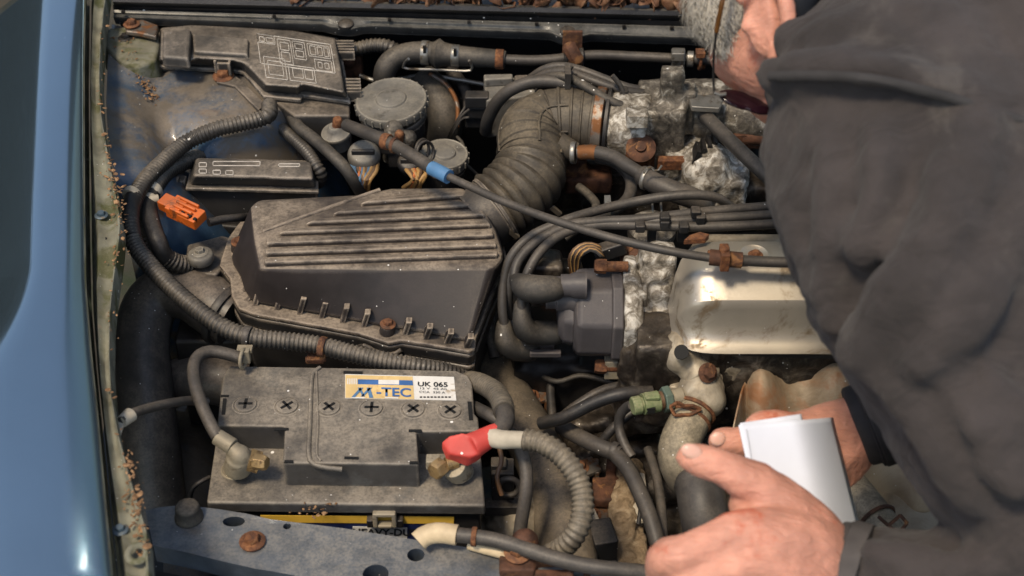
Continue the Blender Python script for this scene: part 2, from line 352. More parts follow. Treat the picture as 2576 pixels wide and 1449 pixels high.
# rain gutter beside it with a raised inner lip
f = B(); rows = []
for y in ys:
    e = P(interp(EDGE, y), y, interp(EZ, y)); l = P(interp(LIP, y), y, interp(LZ, y)); r = []
    w_ = l.x - e.x
    for t, dz in ((0, -.028), (.06, -.022), (.2, -.013), (.3, -.006), (.42, -.008), (.55, -.01), (.75, -.009), (.86, -.006), (.9, .0015), (.96, .003), (1, .001), (1.02, -.02)):
        q = e.lerp(l, t); q = Vector((q.x, q.y, l.z + dz + (.0022 * noise.noise(q * 60)))); r.append(q)
    rows.append(r)
f.grid(rows); GUT = f.obj('rain_gutter', M['gutter'], CAR, sharp=60)
def body_bolt(x, y, z, rpx, m, ax=(0, 0, 1), par=CAR, name='bolt', washer=True):
    p = P(x, y, z); return B().bolt(p, ax, rpx * mpp(p), washer).obj(name, M[m], par)
M['blueb'] = mat('dull_blue_bolt', (.06, .1, .13), .5, metal=.4, stain=((.15, .12, .08), .58, 60), dust=.3)
body_bolt(255, 542, .873, 11, 'blueb'); body_bolt(303, 1333, .845, 13, 'blueb')
for x, y, z, r in ((262, 601, .8675, 7), (270, 1291, .8425, 6)):
    p = P(x, y, z); B().lathe(p, (0, 0, 1), [(r * mpp(p), -.004), (r * mpp(p), .0005)], 14).obj('drain_hole', M['slot'], CAR)
p = P(345, 1392, .85); B().torus(p, (0, -.2, 1), 24 * mpp(p), 9 * mpp(p), 24, 8, flat=.6).obj('gutter_end_ring', M['gutter'], CAR)
# inner wing with the strut tower, a sheet under everything on the left
TC = P(575, 225, .84)
def wing_z(x, y):
    # nearest lip
    best = None
    for yy in range(-40, 1500, 20):
        l = P(interp(LIP, yy), yy, interp(LZ, yy))
        if best is None or abs(l.y - y) < abs(best.y - y): best = l
    d = x - best.x
    panel = best.z - .032 - .30 * d - .9 * max(0, d - .035) ** 1.2 * 2
    panel -= .25 * smooth01(1.2, 1.08, y)
    r = math.hypot(x - TC.x, (y - TC.y) * 1.05)
    tower = .842 - .012 * (r / .1) ** 2 - .24 * smooth01(.07, .165, r)
    lob = .017 * math.exp(-((x - P(430, 250, .8).x) ** 2 + (y - P(430, 250, .8).y) ** 2) / .0011)
    k = .02; h = clip_(.5 + .5 * (panel - tower) / k); z = tower + (panel - tower) * h + k * h * (1 - h)
    return max(z + lob, .42) + .0015 * noise.noise(Vector((x, y, 0)) * 22)
f = B(); rows = []
yy_ = [.80 + i * .0125 for i in range(54)]
lipxy = []
for yv in range(-40, 1540, 20):
    lipxy.append(P(interp(LIP, yv), yv, interp(LZ, yv)))
for Y in yy_:
    l = min(lipxy, key=lambda q: abs(q.y - Y))
    lx = interp(sorted([(q.y, q.x) for q in lipxy]), Y)
    rows.append([Vector((lx + u, Y, wing_z(lx + u, Y))) for u in [.0005 + .0115 * i for i in range(42)]])
f.grid(rows); f.obj('inner_wing', M['bluedirt'], CAR, sharp=80)
for x, y, z, r, n in ((478, 198, .838, 20, 'plug'),):
    p = P(x, y, z); k = mpp(p); B().lathe(p, (0, 0, 1), [(r * k, -.003), (r * k, .001), (r * k * .8, .002), (r * k * .5, .0015)], 20).obj('tower_plug', M['rustd'], CAR)
# hinge corner bracket with rusty bolts at the top left
f = B(); f.slab(PL([(268, 70), (385, 58), (402, 105), (392, 150), (345, 168), (300, 150), (262, 120)], .862), .03, .1); br = f.obj('hinge_bracket', M['gutter'], CAR, bevel=.004)
f = B(); f.slab(PL([(312, 52), (360, 48), (398, 62), (392, 92), (350, 82), (316, 78)], .872), .006); f.obj('hinge_plate', M['rustm'], CAR, bevel=.002)
body_bolt(331, 62, .874, 13, 'rust'); body_bolt(316, 96, .862, 12, 'dark')
# firewall and the plenum rail along the top
def rail_y(x): return 38 + (x - 604) * .029
def lip_y(x): return 53 + (x - 604) * .036
def rim_y(x): return 6 + (x - 604) * .0245
xs = [285 + i * 25 for i in range(100)]
def bulge(x): return 9 * math.exp(-((x - 868) / 40) ** 4) + 12 * math.exp(-((x - 1432) / 32) ** 4)
f = B(); rows = []
for x in xs:
    a = P(x, rail_y(x) - 4, .878); b = P(x, lip_y(x) + bulge(x), .872); r = []
    r += [a + Vector((0, .004, -.01)), a, a.lerp(b, .5) + Vector((0, 0, .001)), b + Vector((0, .004, .001)), b, b + Vector((0, 0, -.003)), b + Vector((0, .004, -.012)), b + Vector((0, .02, -.014))]
    rows.append(r)
f.grid(rows); M['railm'] = mat('dusty_dark_rail_paint', (.028, .03, .032), .4, dust=.6, dcol=(.17, .16, .14), speck=2, metal=.2, edge=.6); RAIL = f.obj('plenum_rail', M['railm'], CAR, sharp=40)
for x in (870, 1428):
    p = P(x, (rail_y(x) + lip_y(x)) / 2 + 6, .8745); k = mpp(p)
    B().lathe(p, (0, -.1, 1), [(20 * k, -.002), (20 * k, .001), (15 * k, .003), (5 * k, .0035)], 20).obj('push_clip', M['rubclean'], CAR)
for x in (310, 690, 980, 1180, 1350, 1570, 1690):
    p = P(x, rail_y(x) + 1, .879); B().box(p, (.004, .003, .003)).obj('rail_tab', M['dark'], CAR)
f = B(); rows = []
for x in xs:
    a = P(x, rail_y(x) - 5, .877); b = P(x, rim_y(x), .893)
    rows.append([a + Vector((0, 0, -.006)), a.lerp(b, .08), a.lerp(b, .2) + Vector((0, 0, .003)), a.lerp(b, .55) + Vector((0, .002, -.004)), b + Vector((0, -.004, -.001)), b + Vector((0, -.001, .003)), b + Vector((0, .004, .003)), b + Vector((0, .006, -.01))])
f.grid(rows); M['seal'] = mat('plenum_rubber_seal', (.012, .012, .013), .3, dust=.55, dcol=(.2, .185, .16), dmin=.8, speck=.6); f.obj('plenum_seal', M['seal'], CAR, sharp=50)
f = B(); a = [P(x, rim_y(x), .893) + Vector((0, .005, -.02)) for x in xs[::6]]
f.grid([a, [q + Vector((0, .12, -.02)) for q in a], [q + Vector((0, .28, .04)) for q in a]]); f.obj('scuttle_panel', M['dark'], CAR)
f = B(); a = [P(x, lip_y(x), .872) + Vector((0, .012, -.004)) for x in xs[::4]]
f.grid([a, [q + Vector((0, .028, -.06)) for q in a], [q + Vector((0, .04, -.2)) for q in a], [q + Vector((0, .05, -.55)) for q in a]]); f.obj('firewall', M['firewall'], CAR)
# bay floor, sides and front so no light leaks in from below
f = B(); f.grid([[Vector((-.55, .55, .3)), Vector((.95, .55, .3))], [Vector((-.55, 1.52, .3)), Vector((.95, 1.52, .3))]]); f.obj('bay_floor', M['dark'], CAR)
f = B(); f.grid([[Vector((.93, .6, .28)), Vector((.93, 1.5, .28))], [Vector((.93, .6, .86)), Vector((.93, 1.5, .88))]]); f.obj('far_inner_wing', M['bluedirt'], CAR, solid=.003)
# front crossmember
top = [(366, 1284), (400, 1276), (440, 1272), (511, 1276), (559, 1282), (620, 1292), (679, 1306), (872, 1330), (1044, 1358), (1263, 1389), (1400, 1424), (1700, 1490), (2300, 1540)]
bot = [(2300, 1640), (1700, 1590), (1300, 1545), (1000, 1490), (860, 1474), (718, 1443), (640, 1430), (559, 1412), (480, 1392), (424, 1380), (385, 1372)]
from mathutils.geometry import tessellate_polygon
def holed_slab(outer, holes, th):
    f = B(); loops = [outer] + holes; flat = [p for l in loops for p in l]
    for dz, flip in ((0, False), (-th, True)):
        vs_ = [f.bm.verts.new(p + Vector((0, 0, dz))) for p in flat]
        for t in tessellate_polygon([[Vector((p.x, p.y, 0)) for p in l] for l in loops]):
            try: f.bm.faces.new([vs_[i] for i in (t if not flip else t[::-1])])
            except ValueError: pass
        if dz == 0: top_v = vs_
    o = 0
    for l in loops:
        n = len(l)
        for i in range(n):
            a, b_ = o + i, o + (i + 1) % n; f.bm.faces.new((top_v[a], top_v[b_], vs_[b_], vs_[a]))
        o += n
    return f
holes_ = []
for x, y, rx, ry in ((588, 1312, 28, 12), (722, 1324, 10, 7), (1046, 1396, 22, 15), (945, 1444, 33, 22)):
    p = P(x, y, .7505); k = mpp(p)
    holes_.append([p + Vector((math.cos(a) * rx * k, math.sin(a) * ry * k * 1.4, 0)) for a in [2 * math.pi * i / 22 for i in range(22)]])
f = holed_slab(PL(top, .751) + PL(bot, .749), holes_, .02); CM = f.obj('front_crossmember', M['bluecross'], CAR, bevel=.004, seg=3)
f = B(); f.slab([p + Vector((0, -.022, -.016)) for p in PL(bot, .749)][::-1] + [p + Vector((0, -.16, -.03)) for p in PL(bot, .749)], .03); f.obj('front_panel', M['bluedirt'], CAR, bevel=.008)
f = B(); f.slab([p + Vector((0, -.005, -.026)) for p in PL(bot, .749)][::-1] + [p + Vector((0, -.16, -.06)) for p in PL(bot, .749)], .2); f.obj('front_void_slab', M['dark'], CAR)  # dark slab standing in for the shaded void below the front panel
body_bolt(635, 1362, .7515, 21, 'rust'); 
p = P(1302, 1412, .752); k = mpp(p)
B().bolt(p + Vector((0, 0, .012)), (0, -.25, 1), 22 * k).obj('bolt', M['rust'], CAR)
B().box(p, (.03, .03, .014)).sph(p + Vector((.006, .008, .014)), .012).box(p + Vector((.022, .004, -.004)), (.03, .018, .014)).obj('latch_bracket', M['rustd'], CAR, remesh=.0025)
p = P(1455, 1445, .757); B().torus(p, (0, -.3, 1), 22 * k, 10 * k).box(p + Vector((-.02, 0, -.006)), (.03, .014, .01)).obj('latch_ring', M['rustd'], CAR, remesh=.002)
p = P(476, 1302, .7505); k = mpp(p)
B().lathe(p, (0, 0, 1), [(36 * k, 0), (36 * k, 6 * k), (31 * k, 12 * k), (31 * k, 34 * k), (29 * k, 41 * k), (24 * k, 45 * k), (10 * k, 46 * k)], 26).obj('bump_stop', M['rubber'], CAR, sharp=60)
# raised bonnet, hinged behind the scuttle, above the top of the picture
f = B(); rows = []
HA = math.radians(70)
for i in range(11):
    s = i / 10 * .98; row = []
    for j in range(13):
        u = j / 12; x = -.50 + 1.30 * u
        bow = .02 * (1 - (2 * u - 1) ** 2) + .015 * math.sin(math.pi * i / 10)
        row.append(Vector((x, 1.57 - math.cos(HA) * s + math.sin(HA) * bow, .93 + math.sin(HA) * s + math.cos(HA) * bow)))
    rows.append(row)
f.grid(rows); f.obj('hood', M['blue'], CAR, solid=.018)

# ---- unseen hedge added beyond the left fender to darken what its roll mirrors
f = B(); rows = []
for i in range(60):
    y_ = -2 + i * .32
    rows.append([Vector((-5.2 + .5 * noise.noise(Vector((y_ * .9, k * .5, 0))) - (.5 if k > 9 else 0), y_, .32 * k + .25 * noise.noise(Vector((y_, k * .7, 5))) if k else 0)) for k in range(11)])
f.grid(rows); f.grid([[q + Vector((-.9, 0, 0)) for q in r_] for r_ in rows])
rh = random.Random(2)
for i in range(9000):
    y_ = rh.uniform(-2, 16.8); z_ = rh.uniform(.05, 3.5); p = Vector((-5.15 + .5 * noise.noise(Vector((y_ * .9, z_ * 1.6, 0))) + rh.gauss(0, .1), y_, z_)); a_ = Vector((rh.gauss(0, 1), rh.gauss(0, 1), rh.gauss(0, 1))).normalized() * .05; b_ = a_.orthogonal().normalized() * .035
    f.bm.faces.new([f.bm.verts.new(p + q) for q in (a_, b_, -a_, -b_)])
f.obj('hedge', M['hedge'], smooth=False, fix=False, label='tall unseen hedge added to give the left fender a dark green reflection', cat='hedge')
# ---- dead leaves on the scuttle, husks in the gutter and on the inner wing
rnd = random.Random(3)
f = B()
for i in range(520):
    x = rnd.uniform(720, 2000); y = rim_y(x) - rnd.uniform(-2, 90); p = P(x, y, .898 + rnd.uniform(-.006, .01)); p.y = max(p.y, P(x, rim_y(x), .893).y + .008)
    L_ = rnd.uniform(.006, .017); W_ = L_ * rnd.uniform(.3, .7)
    m_ = Matrix.Translation(p) @ Matrix.Rotation(rnd.uniform(0, 6.3), 4, 'Z') @ Matrix.Rotation(rnd.gauss(.2, .7), 4, 'X') @ Matrix.Rotation(rnd.gauss(0, .6), 4, 'Y')
    cu = rnd.uniform(-.6, .9); pts = []
    for a in range(4):
        t = a / 3; ww = math.sin(math.pi * (t * .86 + .07)) * W_
        pts.append([m_ @ Vector((s_ * ww, (t - .5) * 2 * L_, cu * L_ * (1 - (2 * t - 1) ** 2) + .4 * abs(s_) * ww)) for s_ in (-1, 0, 1)])
    f.grid(pts)
f.obj('dead_leaves', M['leaf'], solid=.0003, label='dry brown dead leaves lying along the scuttle behind the rubber seal', cat='leaves', kind='stuff')
f = B()
def crumb(p, s):
    m_ = Matrix.Translation(p) @ Matrix.Rotation(rnd.uniform(0, 6.3), 4, 'Z') @ Matrix.Rotation(rnd.uniform(-.8, .8), 4, 'X') @ Matrix.Diagonal((s, s * rnd.uniform(.3, .7), s * rnd.uniform(.12, .4), 1))
    bmesh.ops.create_icosphere(f.bm, subdivisions=1, radius=1, matrix=m_)
for (y0, y1, n, off) in ((30, 500, 45, 2), (380, 560, 70, -4), (470, 680, 45, -2), (1140, 1280, 40, 2), (1230, 1400, 80, -16), (700, 1200, 25, 3)):
    for i in range(n):
        y = rnd.uniform(y0, y1); x = interp(LIP, y) + off + rnd.gauss(0, 6 if y < 400 else 11)
        crumb(P(x, y, interp(LZ, y) + .004 - (.008 if x < interp(LIP, y) - 10 else 0)), rnd.choice((.0008, .001, .0014, .0018, .0024, .0034)) * rnd.uniform(.7, 1.2))
for i in range(120):
    t = rnd.random(); x = 340 + 45 * t + rnd.gauss(0, 10); y = 150 + 95 * t + rnd.gauss(0, 8); q = P(x, y, .84); 
    for _ in range(4): q = P(x, y, wing_z(q.x, q.y) + .002)
    crumb(q, rnd.uniform(.001, .003))
for i in range(25):
    x = rnd.uniform(280, 345); y = rnd.uniform(85, 150); crumb(P(x, y, .864), rnd.uniform(.001, .0025))
for i in range(22): crumb(P(rnd.gauss(795, 28), rnd.gauss(1284, 10), .7525), rnd.uniform(.001, .003))
f.obj('seed_husks', M['crumb'], label='tan husks and crumbs scattered along the gutter and inner wing', cat='debris', kind='stuff')
# ================================================================== fuse boxes, reservoirs, conduits on the left
def center(l, z): return sum(PL(l, z), Vector()) / len(l)
# --- main fuse box at the back
rim = [(389, 165), (450, 169), (540, 173), (608, 179), (632, 205), (662, 241), (757, 250), (763, 239), (882, 255), (868, 175), (852, 95), (740, 72), (640, 66), (480, 58), (398, 66)]
T = thing('fuse_box', 'large dusty black fuse box with printed diagram on its lid, under the scuttle rail', 'fuse box', center(rim, .78))
B().slab([p + Vector((0, 0, -.004)) for p in PL(rim, .845)], .05, -.04).obj('base', M['plastic'], T, bevel=.004)
B().slab(PL(rim, .849), .005, 0).obj('rim', M['fuse'], T, bevel=.0018)
lid = [(404, 152), (470, 156), (492, 146), (588, 150), (618, 160), (668, 213), (752, 219), (759, 210), (866, 233), (856, 165), (842, 100), (736, 79), (640, 72), (484, 64), (406, 72)]
lidb = [(398, 158), (470, 163), (545, 167), (606, 172), (664, 232), (752, 240), (759, 230), (875, 247), (862, 170), (848, 97), (738, 75), (640, 69), (482, 61), (402, 69)]
l2 = lidb[:3] + [(575, 169)] + lidb[3:]
B().prism(PL(lid, .868), PL(l2, .8485)).obj('lid', M['fuse'], T, bevel=.005, seg=3)
B().slab(PL([(408, 140), (474, 145), (480, 70), (410, 76)], .879), .014, .08).obj('lid_block', M['fuse'], T, bevel=.004, seg=3)
B().slab(PL([(488, 128), (622, 136), (624, 96), (484, 84)], .873), .008, .05).obj('lid_ridge', M['fuse'], T, bevel=.0025, seg=3)
# printed wiring diagram
f = B(); Z = .8685
A_, B_, C_, D_ = (645, 84), (832, 112), (846, 172), (664, 196)
def lab(u, v):
    a = Vector(A_).lerp(Vector(B_), u); b = Vector((660, 196)).lerp(Vector((850, 220)), u); q = a.lerp(b, v); return P(q.x, q.y, Z)
def lrect(u0, v0, u1, v1, t=.012):
    for (a, b, c, d) in ((u0, v0, u1, v0 + t * 1.4), (u0, v1 - t * 1.4, u1, v1), (u0, v0, u0 + t, v1), (u1 - t, v0, u1, v1)):
        q = [lab(a, b), lab(c, b), lab(c, d), lab(a, d)]
        f.prism([x + Vector((0, 0, .0004)) for x in q], q)
for r in ((0, 0, 1, .68), (0, .0, .24, .2), (.27, .05, .45, .62), (.47, .05, .64, .46), (.67, .06, .97, .35), (.7, .1, .78, .31), (.8, .1, .87, .31), (.89, .1, .95, .31), (.74, .4, .97, .66), (.05, .5, .34, .98), (.37, .62, .72, .98), (.42, .68, .56, .9), (.58, .68, .69, .9), (.03, .06, .1, .17), (.12, .06, .22, .17), (.3, .12, .42, .3), (.3, .34, .42, .55), (.5, .1, .61, .22), (.5, .26, .61, .4), (.1, .58, .3, .9), (.78, .46, .84, .6), (.87, .46, .93, .6)):
    lrect(*r, t=.007 if r[2] - r[0] < .4 else .008)
f.obj('printed_diagram', M['printline'], T, smooth=False)
f = B(); f.box(P(562, 165, .856), (.018, .012, .013)).box(P(545, 160, .858), (.003, .016, .016)).box(P(580, 166, .858), (.003, .016, .016)); f.obj('latch', M['plastic'], T, bevel=.001)
# cooling fins at the right end
for i in range(5): B().box(P(868 + i * .5, 112 + i * 7, .855), (.02, .0022, .01)).obj('fin', M['fuse'], T)
for i in range(5): B().box(P(889 + i * .5, 210 + i * 8, .85), (.016, .0022, .012)).obj('fin', M['fuse'], T)
f = B(); top = PL([(538, 186), (582, 182), (606, 200), (668, 262), (650, 276), (590, 216), (545, 206)], .846); f.slab(top, .004); f.obj('mounting_arm', M['plastic'], T, bevel=.001)
p = P(562, 192, .8465); B().bolt(p, (0, -.1, 1), 17 * mpp(p)).obj('bolt', M['rust'], T)
for x, y in ((678, 268), (727, 274)):
    p = P(x, y, .815); B().torus(p, (0, -.6, .8), 20 * mpp(p), 8 * mpp(p)).obj('cable_gland', M['rubber'], T)
p = P(760, 268, .79)
B().slab(PL([(672, 240), (757, 250), (763, 239), (880, 254), (880, 290), (740, 290)], .842), .06, -.02).obj('lower_case', M['plastic'], T, bevel=.003)

# --- small fuse box
T = thing('fuse_box', 'small oblong black fuse box in front of the strut tower', 'fuse box', P(630, 500, .74))
B().slab(PL([(468, 470), (800, 478), (797, 405), (482, 398)], .800), .05, -.05).obj('base', M['plastic'], T, bevel=.003)
B().slab(PL([(466, 473), (802, 482), (800, 452), (790, 403), (484, 396)], .803), .004, 0).obj('rim', M['fuse'], T, bevel=.0014)
B().prism(PL([(486, 442), (672, 446), (690, 448), (788, 450), (782, 408), (685, 404), (668, 402), (494, 398)], .822), PL([(474, 466), (672, 470), (690, 471), (796, 475), (788, 406), (685, 402), (668, 401), (488, 397)], .8025)).obj('lid', M['fuse'], T, bevel=.004, seg=3)
f = B()
def sq(x, y, w, h, z=.8222):
    for a, b, c, d in ((x, y, x + w, y + 1.6), (x, y + h - 1.6, x + w, y + h), (x, y, x + 1.6, y + h), (x + w - 1.6, y, x + w, y + h)):
        f.slab(PL([(a, d), (c, d), (c, b), (a, b)], z + .0003), .0004)
for x, y in ((500, 408), (500, 424), (535, 427), (567, 428)): sq(x, y, 20, 12)
sq(535, 405, 120, 12); sq(700, 411, 55, 8)
f.obj('printed_mark', M['printline'], T, smooth=False)
B().box(P(456, 478, .79), (.014, .012, .03)).box(P(447, 470, .8), (.004, .014, .02)).obj('latch', M['plastic'], T, bevel=.0015)
B().slab(PL([(546, 533), (620, 538), (625, 519), (548, 516)], .755), .001).obj('pale_sticker', M['white'], T)
B().slab(PL([(478, 560), (640, 575), (640, 500), (478, 490)], .752), .06).obj('lower_case', M['dark'], T, bevel=.003)

# --- power steering reservoir with a big round cap
def reservoir(name, label, x, y, z, rpx, hpx, ax, m, ribs, bossr):
    p = P(x, y, z); k = mpp(p); r = rpx * k; ax = Vector(ax).normalized()
    T = thing(name, label, 'reservoir', p - ax * hpx * k)
    B().lathe(p, ax, [(r * .7, -hpx * k), (r * .82, -hpx * k * .8), (r * .86, -hpx * k * .45), (r * .92, -hpx * k * .42), (r * .92, -hpx * k * .33), (r * .88, -hpx * k * .3), (r * .9, -.006)], 36).obj('body', M['plastic'], T)
    c = B().lathe(p, ax, [(r * .96, -.009), (r * .99, -.0085), (r, -.0025), (r * .965, 0), (r * .93, .0004), (r * .9, -.0002), (r * .45, .0006), (bossr * r * 1.08, .0008), (bossr * r, .0028), (bossr * r * .8, .004), (.0001, .0042)], 44).obj('cap', M[m], T, sharp=35)
    u, v, d = frame(ax); f = B()
    for i in range(ribs):
        a = 2 * math.pi * i / ribs; q = p + (u * math.cos(a) + v * math.sin(a)) * r - d * .005
        f.box(q, (.0022, .0016, .007), Matrix((u * math.cos(a) + v * math.sin(a), v * math.cos(a) - u * math.sin(a), d)).transposed())
    f.obj('grip_ribs', M[m], c)
    return T
M['cap'] = mat('grey_dusty_cap', (.1, .094, .085), .5, dust=.7, dcol=(.27, .24, .19), dscale=25, speck=1.5, stain=((.055, .05, .045), .6, 60), stain2=((.4, .37, .32), .72, 110), edge=.5)
reservoir('power_steering_reservoir', 'large round grey capped reservoir beside the diagram fuse box', 984, 250, .85, 92, 130, (-.06, -.12, 1), 'cap', 26, .4)
reservoir('brake_fluid_reservoir', 'small round grey capped reservoir beside the ribbed intake hose', 1118, 386, .812, 61, 95, (.04, -.1, 1), 'cap', 18, .45)

# --- vacuum damper disc with a rusty nipple
p = P(845, 332, .83); k = mpp(p); T = thing('vacuum_damper', 'round grey disc valve with a rusty nipple', 'valve', p - Vector((0, 0, .03)))
B().lathe(p, (-.12, -.2, 1), [(26 * k, -50 * k), (26 * k, -12 * k), (37 * k, -9 * k), (39 * k, -4 * k), (37 * k, 1 * k), (24 * k, 5 * k), (20 * k, 12 * k), (15 * k, 18 * k), (13 * k, 20 * k)], 28).obj('body', M['cap'], T)
B().lathe(p + Vector((.002, .0, 20 * k)), (.15, -.2, 1), [(13 * k, -2 * k), (12 * k, 20 * k), (9 * k, 24 * k)], 14).obj('nipple', M['rust'], T)

# --- multi plug with blue wires, and its neighbours
def plug(name, label, x, y, z, s, m, wires, ax=(0, -.5, .9)):
    p = P(x, y, z); k = mpp(p) * s; T = thing(name, label, 'connector', p - Vector((0, 0, .03)))
    B().lathe(p, ax, [(30 * k, -40 * k), (38 * k, -34 * k), (42 * k, -10 * k), (41 * k, 0), (34 * k, 10 * k), (28 * k, 13 * k)], 22).obj('shell', M[m], T)
    B().box(p + Vector((0, -.004, .004)), (58 * k, 10 * k, 20 * k)).obj('latch', M['rubclean'], T, bevel=.0012)
    for i, (wm, pts) in enumerate(wires):
        B().tube(P3(pts), .0021, 8).obj('wire', M[wm], T)
    return T
W1 = []
for i in range(11):
    x = 885 + i * 6.5; j = random.Random(i).uniform(-12, 12)
    W1.append((['wblue', 'wblue', 'wbr', 'wor', 'wblue', 'wye', 'wbr', 'wblue', 'wye', 'wbr', 'wye'][i], [(x, 412, .812), (x + j * .3 + (3 if i < 5 else -4), 432, .814), (898 + i * 3.0 + j, 455, .81), (905 + i * 2 + j * .3, 480, .79)]))
plug('wiring_plug', 'grey round plug trailing blue wires behind the air box', 915, 388, .822, 1, 'cap', W1)
W2 = []
for i in range(8):
    j = random.Random(i + 40).uniform(-10, 10); x = 1012 + i * 7
    W2.append((['wye', 'wbr', 'wye', 'wor', 'wye', 'wbr', 'wye', 'wye'][i], [(x, 415, .80), (x + 14 + j * .4, 432, .806), (1040 + i * 3 + j, 452, .802), (1014 + i * 6, 472, .785)]))
plug('wiring_plug', 'black plug with yellow wires below the small round cap', 1030, 408, .808, .75, 'rubclean', W2)
f = B(); T = thing('sensor_cluster', 'corroded pipe stubs and sensors in front of the large round cap', 'sensor', P(1000, 380, .78))
f.cyl(P(985, 340, .84), P(978, 400, .79), .007); f.sph(P(990, 326, .845), .0105); f.cyl(P(1030, 350, .835), P(1018, 410, .79), .006); f.sph(P(1030, 345, .838), .008)
f.obj('corroded_stub', M['alud'], T, remesh=.0018)
B().cyl(P(1005, 338, .845), P(1000, 372, .82), .005).sph(P(1005, 338, .845), .0052).obj('rusty_stub', M['rust'], T)
B().box(P(1012, 385, .81), (.03, .014, .03)).box(P(975, 370, .82), (.016, .012, .012)).obj('holder', M['dark'], T, bevel=.002)
B().torus(P(1062, 378, .822), (.8, -.5, .2), .0115, .0017, arc=.8).obj('wire_loop', M['rubclean'], T)
B().torus(P(1070, 384, .822), (.7, -.6, .3), .012, .0016, arc=.75).obj('wire_loop', M['rubclean'], T)

# --- conduits
def hose(name, label, cat, pts, r, m='conduit', corr=None, amp=.0012, seg=12, parent=None, group=None, wob=0, round_ends=False):
    """pts: (px, py, z[, r])"""
    q = []
    for t in pts:
        v = P(t[0], t[1], t[2]); q.append((v.x, v.y, v.z, t[3] if len(t) > 3 else r))
    b = B().tube(q, None, seg, .006, corr, amp, wob=wob, round_ends=round_ends)
    return b.obj(name, M[m], parent, sharp=55, label=label, cat=cat, group=group)
def band(x, y, z, ax, r, w, m, parent, name='tape_band'):
    p = P(x, y, z); a = Vector(ax).normalized(); return B().lathe(p - a * w / 2, a, [(r * .96, 0), (r, .0006), (r, w - .0006), (r * .96, w)], 18).obj(name, M[m], parent)
T = thing('cable_conduit', 'long corrugated cable conduit sweeping from fuse box around to behind the battery', 'conduit', P(480, 770, .75))
main = [(678, 264, .822), (676, 288, .826), (652, 300, .83), (600, 312, .832), (545, 325, .833), (470, 358, .834), (410, 408, .836), (362, 458, .838), (335, 510, .836), (328, 560, .832), (340, 615, .825), (378, 668, .82), (430, 722, .815), (500, 782, .81), (570, 828, .803), (640, 850, .798), (720, 858, .793), (800, 868, .789), (880, 888, .786), (960, 906, .782), (1050, 922, .776), (1120, 935, .765), (1180, 960, .75)]
for i_, t_ in enumerate(main[:14]):
    q_ = P(*t_)
    for _ in range(3): q_ = P(t_[0], t_[1], max(t_[2], wing_z(q_.x, q_.y) + .0105))
    main[i_] = (t_[0], t_[1], q_.z)
hose('sheath', None, None, main, .0082, 'conduit', .0042, .0013, 14, T)
hose('smooth_sleeve', None, None, [(336, 498, .837), (330, 525, .8365), (328, 560, .832), (334, 600, .827)], .0088, 'rubclean', parent=T)
band(333, 491, .838, (-.25, -.6, -.05), .0098, .007, 'tape', T); band(622, 846, .80, (1, -.2, -.1), .0098, .006, 'rubber2', T); band(812, 872, .789, (1, -.25, -.05), .0096, .006, 'rustd', T)
hose('sheath_end', None, None, [(678, 262, .822), (677, 284, .826), (664, 297, .83), (640, 303, .831)], .0092, 'rubber', parent=T)
hose('cable_conduit', 'thin corrugated conduit running over the strut tower towards the small fuse box', 'conduit', [(690, 296, .82), (712, 325, .82), (745, 355, .822), (775, 385, .822), (795, 415, .818), (808, 440, .808), (800, 462, .79)], .0062, 'conduit', .004, .0011)
hose('cable_harness', 'taped black cable harness bending down past the grey round plug', 'harness', [(727, 270, .825), (735, 292, .83), (752, 320, .832), (790, 350, .832), (830, 385, .832), (865, 420, .825), (890, 455, .81), (912, 490, .785)], .0066, 'rubber', wob=.1)
T = thing('cable_conduit', 'short conduit with white tape beside the orange connector', 'conduit', P(400, 560, .78))
hose('sheath', None, None, [(520, 388, .80), (470, 405, .812), (425, 428, .82), (400, 455, .824), (385, 482, .824)], .0085, 'conduit', .0042, .0012, parent=T)
hose('smooth_sleeve', None, None, [(385, 480, .824), (372, 512, .822), (380, 560, .818), (398, 610, .81), (415, 645, .795), (455, 665, .78)], .0092, 'rubclean', parent=T)
band(383, 481, .824, (-.3, -.8, 0), .0102, .009, 'tape', T); band(376, 508, .822, (-.1, -.8, 0), .0102, .006, 'tape', T)
hose('lower_sheath', None, None, [(415, 648, .793), (445, 664, .783), (478, 668, .775)], .0098, 'conduit', .0042, .0012, parent=T)
hose('cable_conduit', 'narrow dark conduit dropping behind the white taped sleeve', 'conduit', [(360, 505, .81), (357, 545, .80), (358, 590, .79), (366, 640, .77)], .006, 'conduit', .004, .001)

# --- orange connector
p = P(460, 530, .825); T = thing('orange_connector', 'orange two part electrical connector with black slots', 'connector', p - Vector((0, 0, .012)))
dx = (P(525, 560, .82) - P(398, 500, .826)).normalized(); up = Vector((.1, -.25, 1)); sy = up.cross(dx).normalized(); up = dx.cross(sy)
R3 = Matrix((dx, sy, up)).transposed()
def ob(t, s, w, h, L, W, H, m, n): return B().box(p + dx * t + sy * w + up * h, (L, W, H), R3).obj(n, M[m], T, bevel=.0012)
ob(-.019, 0, 0, 0, .014, .015, .012, 'orange', 'socket_end'); ob(-.006, 0, 0, 0, .016, .021, .014, 'orange', 'housing'); ob(.012, 0, -.001, -.001, .022, .019, .012, 'orange', 'plug_half')
for i in range(4): ob(.004, 0, .0075 - i * .0055, .0072, .024, .003, .004, 'rustd' if i == 9 else 'orange', 'rib')
ob(.014, 0, -.006, .004, .006, .004, .006, 'slot', 'slot'); ob(.006, 0, -.006, .004, .004, .004, .007, 'slot', 'slot'); ob(.021, 0, -.006, .003, .004, .004, .006, 'slot', 'slot')  # flat black blocks drawn as the slots
hose('lead', None, None, [(525, 560, .818), (560, 552, .815), (600, 548, .81), (635, 545, .79)], .0042, 'rubclean', parent=T)
